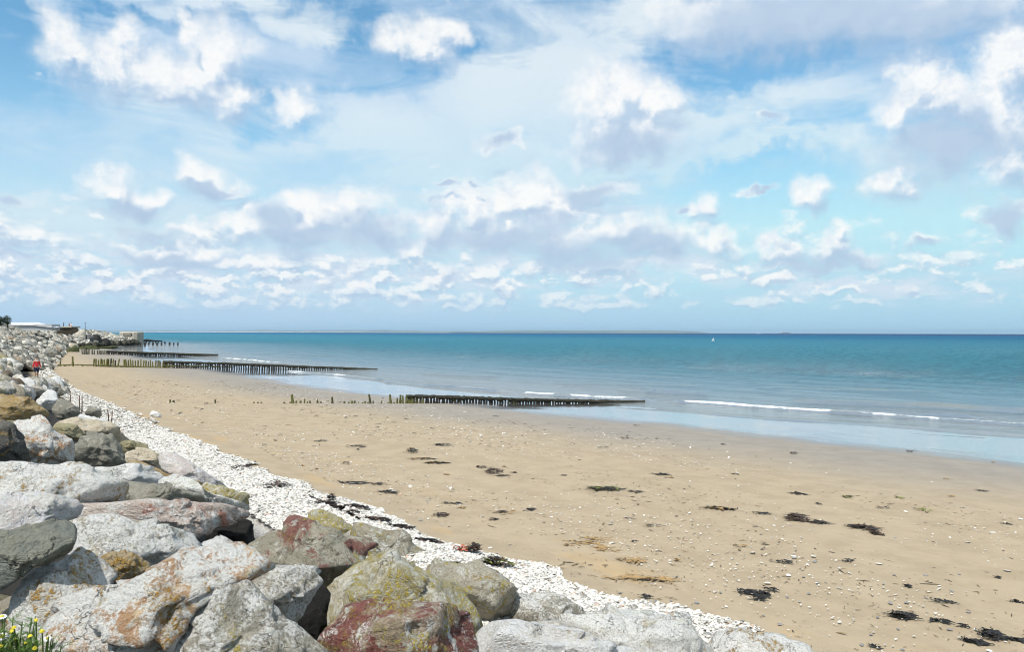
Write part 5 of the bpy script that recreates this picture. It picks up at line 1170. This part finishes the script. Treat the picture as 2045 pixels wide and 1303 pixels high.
def ship(px, L, label, mat):
    d = ray(px, 668); q = CP + d * (9500 / d[1]); t = empty('cargo_ship', (q[0], q[1], SEA)); tag(t, label, 'ship', 'ships on the horizon')
    m_ = MB(); h = L * .075; m_.add([(-L/2,-L*.07,h),(L*.4,-L*.07,h),(L/2,0,h*1.2),(L*.4,L*.07,h),(-L/2,L*.07,h),(-L*.47,-L*.05,-3),(L*.38,-L*.05,-3),(L*.45,0,-3),(L*.38,L*.05,-3),(-L*.47,L*.05,-3)], [(0,1,2,3,4),(5,6,1,0),(6,7,2,1),(7,8,3,2),(8,9,4,3),(9,5,0,4)]); m_.build('hull', mat, t)
    m_ = MB(); m_.box((-L * .36, 0, h * 1.9), (L * .12, L * .1, h * 1.9)); m_.build('superstructure', mhull, t)
    m_ = MB(); m_.box((L*.05, 0, h * 1.25), (L * .55, L * .1, h * .5)); m_.build('deck_cargo', mat, t)
ship(1568, 130, 'long grey ship low on the horizon, the larger of two', mship); ship(1515, 50, 'tiny pale ship on the horizon, the smaller of two', mhull)

YH = 25000.0
hx = [150,280,330,400,450,500,520,600,640,700,760,800,840,900,960,1000,1040,1100,1200,1300,1360,1395,1412,1425]
hz = [2.0,3.0,3.2,2.4,3.0,3.6,4.6,3.4,4.4,4.6,4.8,4.4,3.6,3.4,3.6,4.4,5.2,5.0,5.2,5.6,4.8,3.6,1.2,0.0]
Xs = np.linspace(150, 1425, 300); P_h = []; hgt = (np.interp(Xs, hx, hz) + 0.35 * fbm(np.stack([Xs * .03, Xs * 0, Xs * 0], 1), 4, 12)) * YH / FPX
hgt = np.maximum(hgt, 1.0); rows = [(-900, 0.0), (-500, .35), (0, 1.0), (1800, 1.05), (5000, .0)]
V = []
for dy, kk in rows:
    for X, h_ in zip(Xs, hgt):
        d = ray(X, 666); q = CP + d * ((YH + dy) / d[1]); V.append((q[0], q[1], -4.0 + (h_ + 3.2) * kk if kk else -4.5))
m = len(Xs); F = grid_faces(len(rows), m)
mh, N, b = new_mat('far_hills'); tco = N.n.new('ShaderNodeTexCoord').outputs['Object']; nn = N.noise(tco, .0012, 6, .6)
N.put(b.inputs['Base Color'], N.mix(N.ss(nn, .4, .6), (0.05, 0.075, 0.035), (0.14, 0.14, 0.08))); b.inputs['Roughness'].default_value = 1
tag(link_mesh('far_hills', np_mesh('far_hills', V, F[:, ::-1], True), mh), kind='structure')
# pale beach and low town in front of the far hills
V = []
for zz, dy in ((-4, 0), (SEA + 14, 8), (SEA + 14, 60)):
    for X in np.linspace(200, 900, 60):
        d = ray(X, 666); q = CP + d * ((23000 + dy) / d[1]); V.append((q[0], q[1], zz * (0.6 + .4 * math.sin(X * .09) ** 2 if X > 520 else 1) if zz > 0 else zz))
tag(link_mesh('far_beach', np_mesh('far_beach', V, grid_faces(3, 60)[:, ::-1], False), plain('far_pale_sand', (0.75, 0.73, 0.68), .9, .1, .001, 0)), kind='structure')

# ------------------------------------------------------------------ mayweed in the lower left corner
mgreen = plain('fresh_green', (0.085, 0.15, 0.022), .6, .4, 20, .2); mpet = plain('white_petal', (0.80, 0.80, 0.78), .6, .03, 9, 0); mdisc = plain('yellow_disc', (0.62, 0.50, 0.03), .8, .2, 40, .3)
def mayweed(px, py, dist, heads, label, seed, nleaf=520, wid_=.10, hh=.35):
    rs = np.random.default_rng(seed); c = CP + ray(px, py) * dist; t = empty('mayweed', c - np.array([0, 0, hh])); base = np.array(t.location); tag(t, label, 'plant', 'mayweed growing among the nearest rocks')
    m_ = MB(); tips = []
    for k in range(26):
        a = rs.uniform(0, 6.28); r = rs.uniform(.2, 1) * wid_; tip = np.array([math.cos(a) * r, math.sin(a) * r, hh * rs.uniform(.7, 1.15)]); m_.tube([(tip[0]*.2, tip[1]*.2, -.05), tuple(tip * np.array([.7, .7, .5])), tuple(tip)], [.004, .003, .002], 4); tips.append(tip)
    m_.build('stems', mgreen, t)
    m_ = MB()
    for k in range(nleaf):
        tip = tips[int(rs.integers(0, len(tips)))]; s = rs.uniform(.1, 1); q = tip * np.array([.3 + .7 * s, .3 + .7 * s, s]) ; a = rs.uniform(0, 6.28); L = rs.uniform(.015, .05)
        e = np.array([math.cos(a), math.sin(a), rs.uniform(-.1, .8)]) * L; w_ = np.array([-math.sin(a), math.cos(a), 0]) * .0022
        m_.add([q - w_, q + w_, q + e + w_ * .3, q + e - w_ * .3], [(0, 1, 2, 3)])
        for j in range(3):
            qq = q + e * (.3 + .22 * j); e2 = np.array([math.cos(a + 1), math.sin(a + 1), .4]) * L * .4; m_.add([qq - w_, qq + w_, qq + e2], [(0, 1, 2)])
    lf = m_.build('leaves', mgreen, t); lf['kind'] = 'stuff'
    for (hx_, hy_, r, full) in heads:
        q = CP + ray(hx_, hy_) * (dist - .02) - base; tv = Vector(q); nrm = (Vector((0, -.5, 1)) + Vector(rs.normal(0, .25, 3))).normalized()
        ex = nrm.cross(Vector((0, 1, 0))).normalized(); ey = nrm.cross(ex)
        m_ = MB(); rd = r * .38 if full else r
        m_.add([tv + (ex * math.cos(k * .785) + ey * math.sin(k * .785)) * rd for k in range(8)] + [tv + (ex * math.cos(k * .785) + ey * math.sin(k * .785)) * rd * .6 + nrm * rd * .6 for k in range(8)] + [tv + nrm * rd * .85],
               [(k, (k + 1) % 8, 8 + (k + 1) % 8, 8 + k) for k in range(8)] + [(8 + k, 8 + (k + 1) % 8, 16) for k in range(8)])
        fl = m_.build('flower_head', mdisc, t, True)
        m_ = MB(); m_.tube([tuple(tv), tuple(tv - nrm * .05 + Vector((0, 0, -.04))), (tv[0] * .6, tv[1] * .6, 0)], [.003, .003, .003], 4); m_.build('stalk', mgreen, fl)
        if full:
            for k in range(13):
                a = k * 2 * math.pi / 13; d1 = ex * math.cos(a) + ey * math.sin(a); d2 = ex * math.cos(a + .2) + ey * math.sin(a + .2); d0 = ex * math.cos(a - .2) + ey * math.sin(a - .2)
                m_ = MB(); m_.add([tv + d1 * rd * .7, tv + d2 * r * .7 - nrm * .001, tv + d1 * r - nrm * r * .15, tv + d0 * r * .7 - nrm * .001], [(0, 1, 2, 3)]); m_.build('petal', mpet, fl)
mayweed(6, 1262, 3.3, [(5,1272,.022,1),(4,1232,.016,1),(28,1255,.008,0),(24,1262,.008,0),(2,1292,.009,0),(32,1281,.010,0),(19,1292,.008,0),(50,1286,.007,0)], 'green mayweed with white daisy flowers at the left border', 3, 1800, .14, .36)
mayweed(78, 1288, 3.2, [(72,1240,.007,0),(60,1272,.008,0),(84,1262,.008,0),(95,1276,.014,1),(70,1296,.008,0)], 'small yellowish mayweed tuft at the foot of the large white boulder', 4, 420, .07, .22)

# ------------------------------------------------------------------ haze
hz_ = MB(); hz_.box((0, 14500, 54), (62000, 32000, 122)); ho = hz_.build('haze', None)
mhz = bpy.data.materials.new('haze_air'); mhz.use_nodes = True; nt = mhz.node_tree; nt.nodes.clear(); o_ = nt.nodes.new('ShaderNodeOutputMaterial'); pv = nt.nodes.new('ShaderNodeVolumePrincipled')
pv.inputs['Color'].default_value = (0.62, 0.84, 1.0, 1); pv.inputs['Density'].default_value = 3.8e-5; pv.inputs['Anisotropy'].default_value = 0.2
nt.links.new(pv.outputs[0], o_.inputs['Volume']); ho.data.materials.append(mhz); ho['kind'] = 'stuff'; ho['label'] = 'thin pale sea haze over the far coast and the horizon'
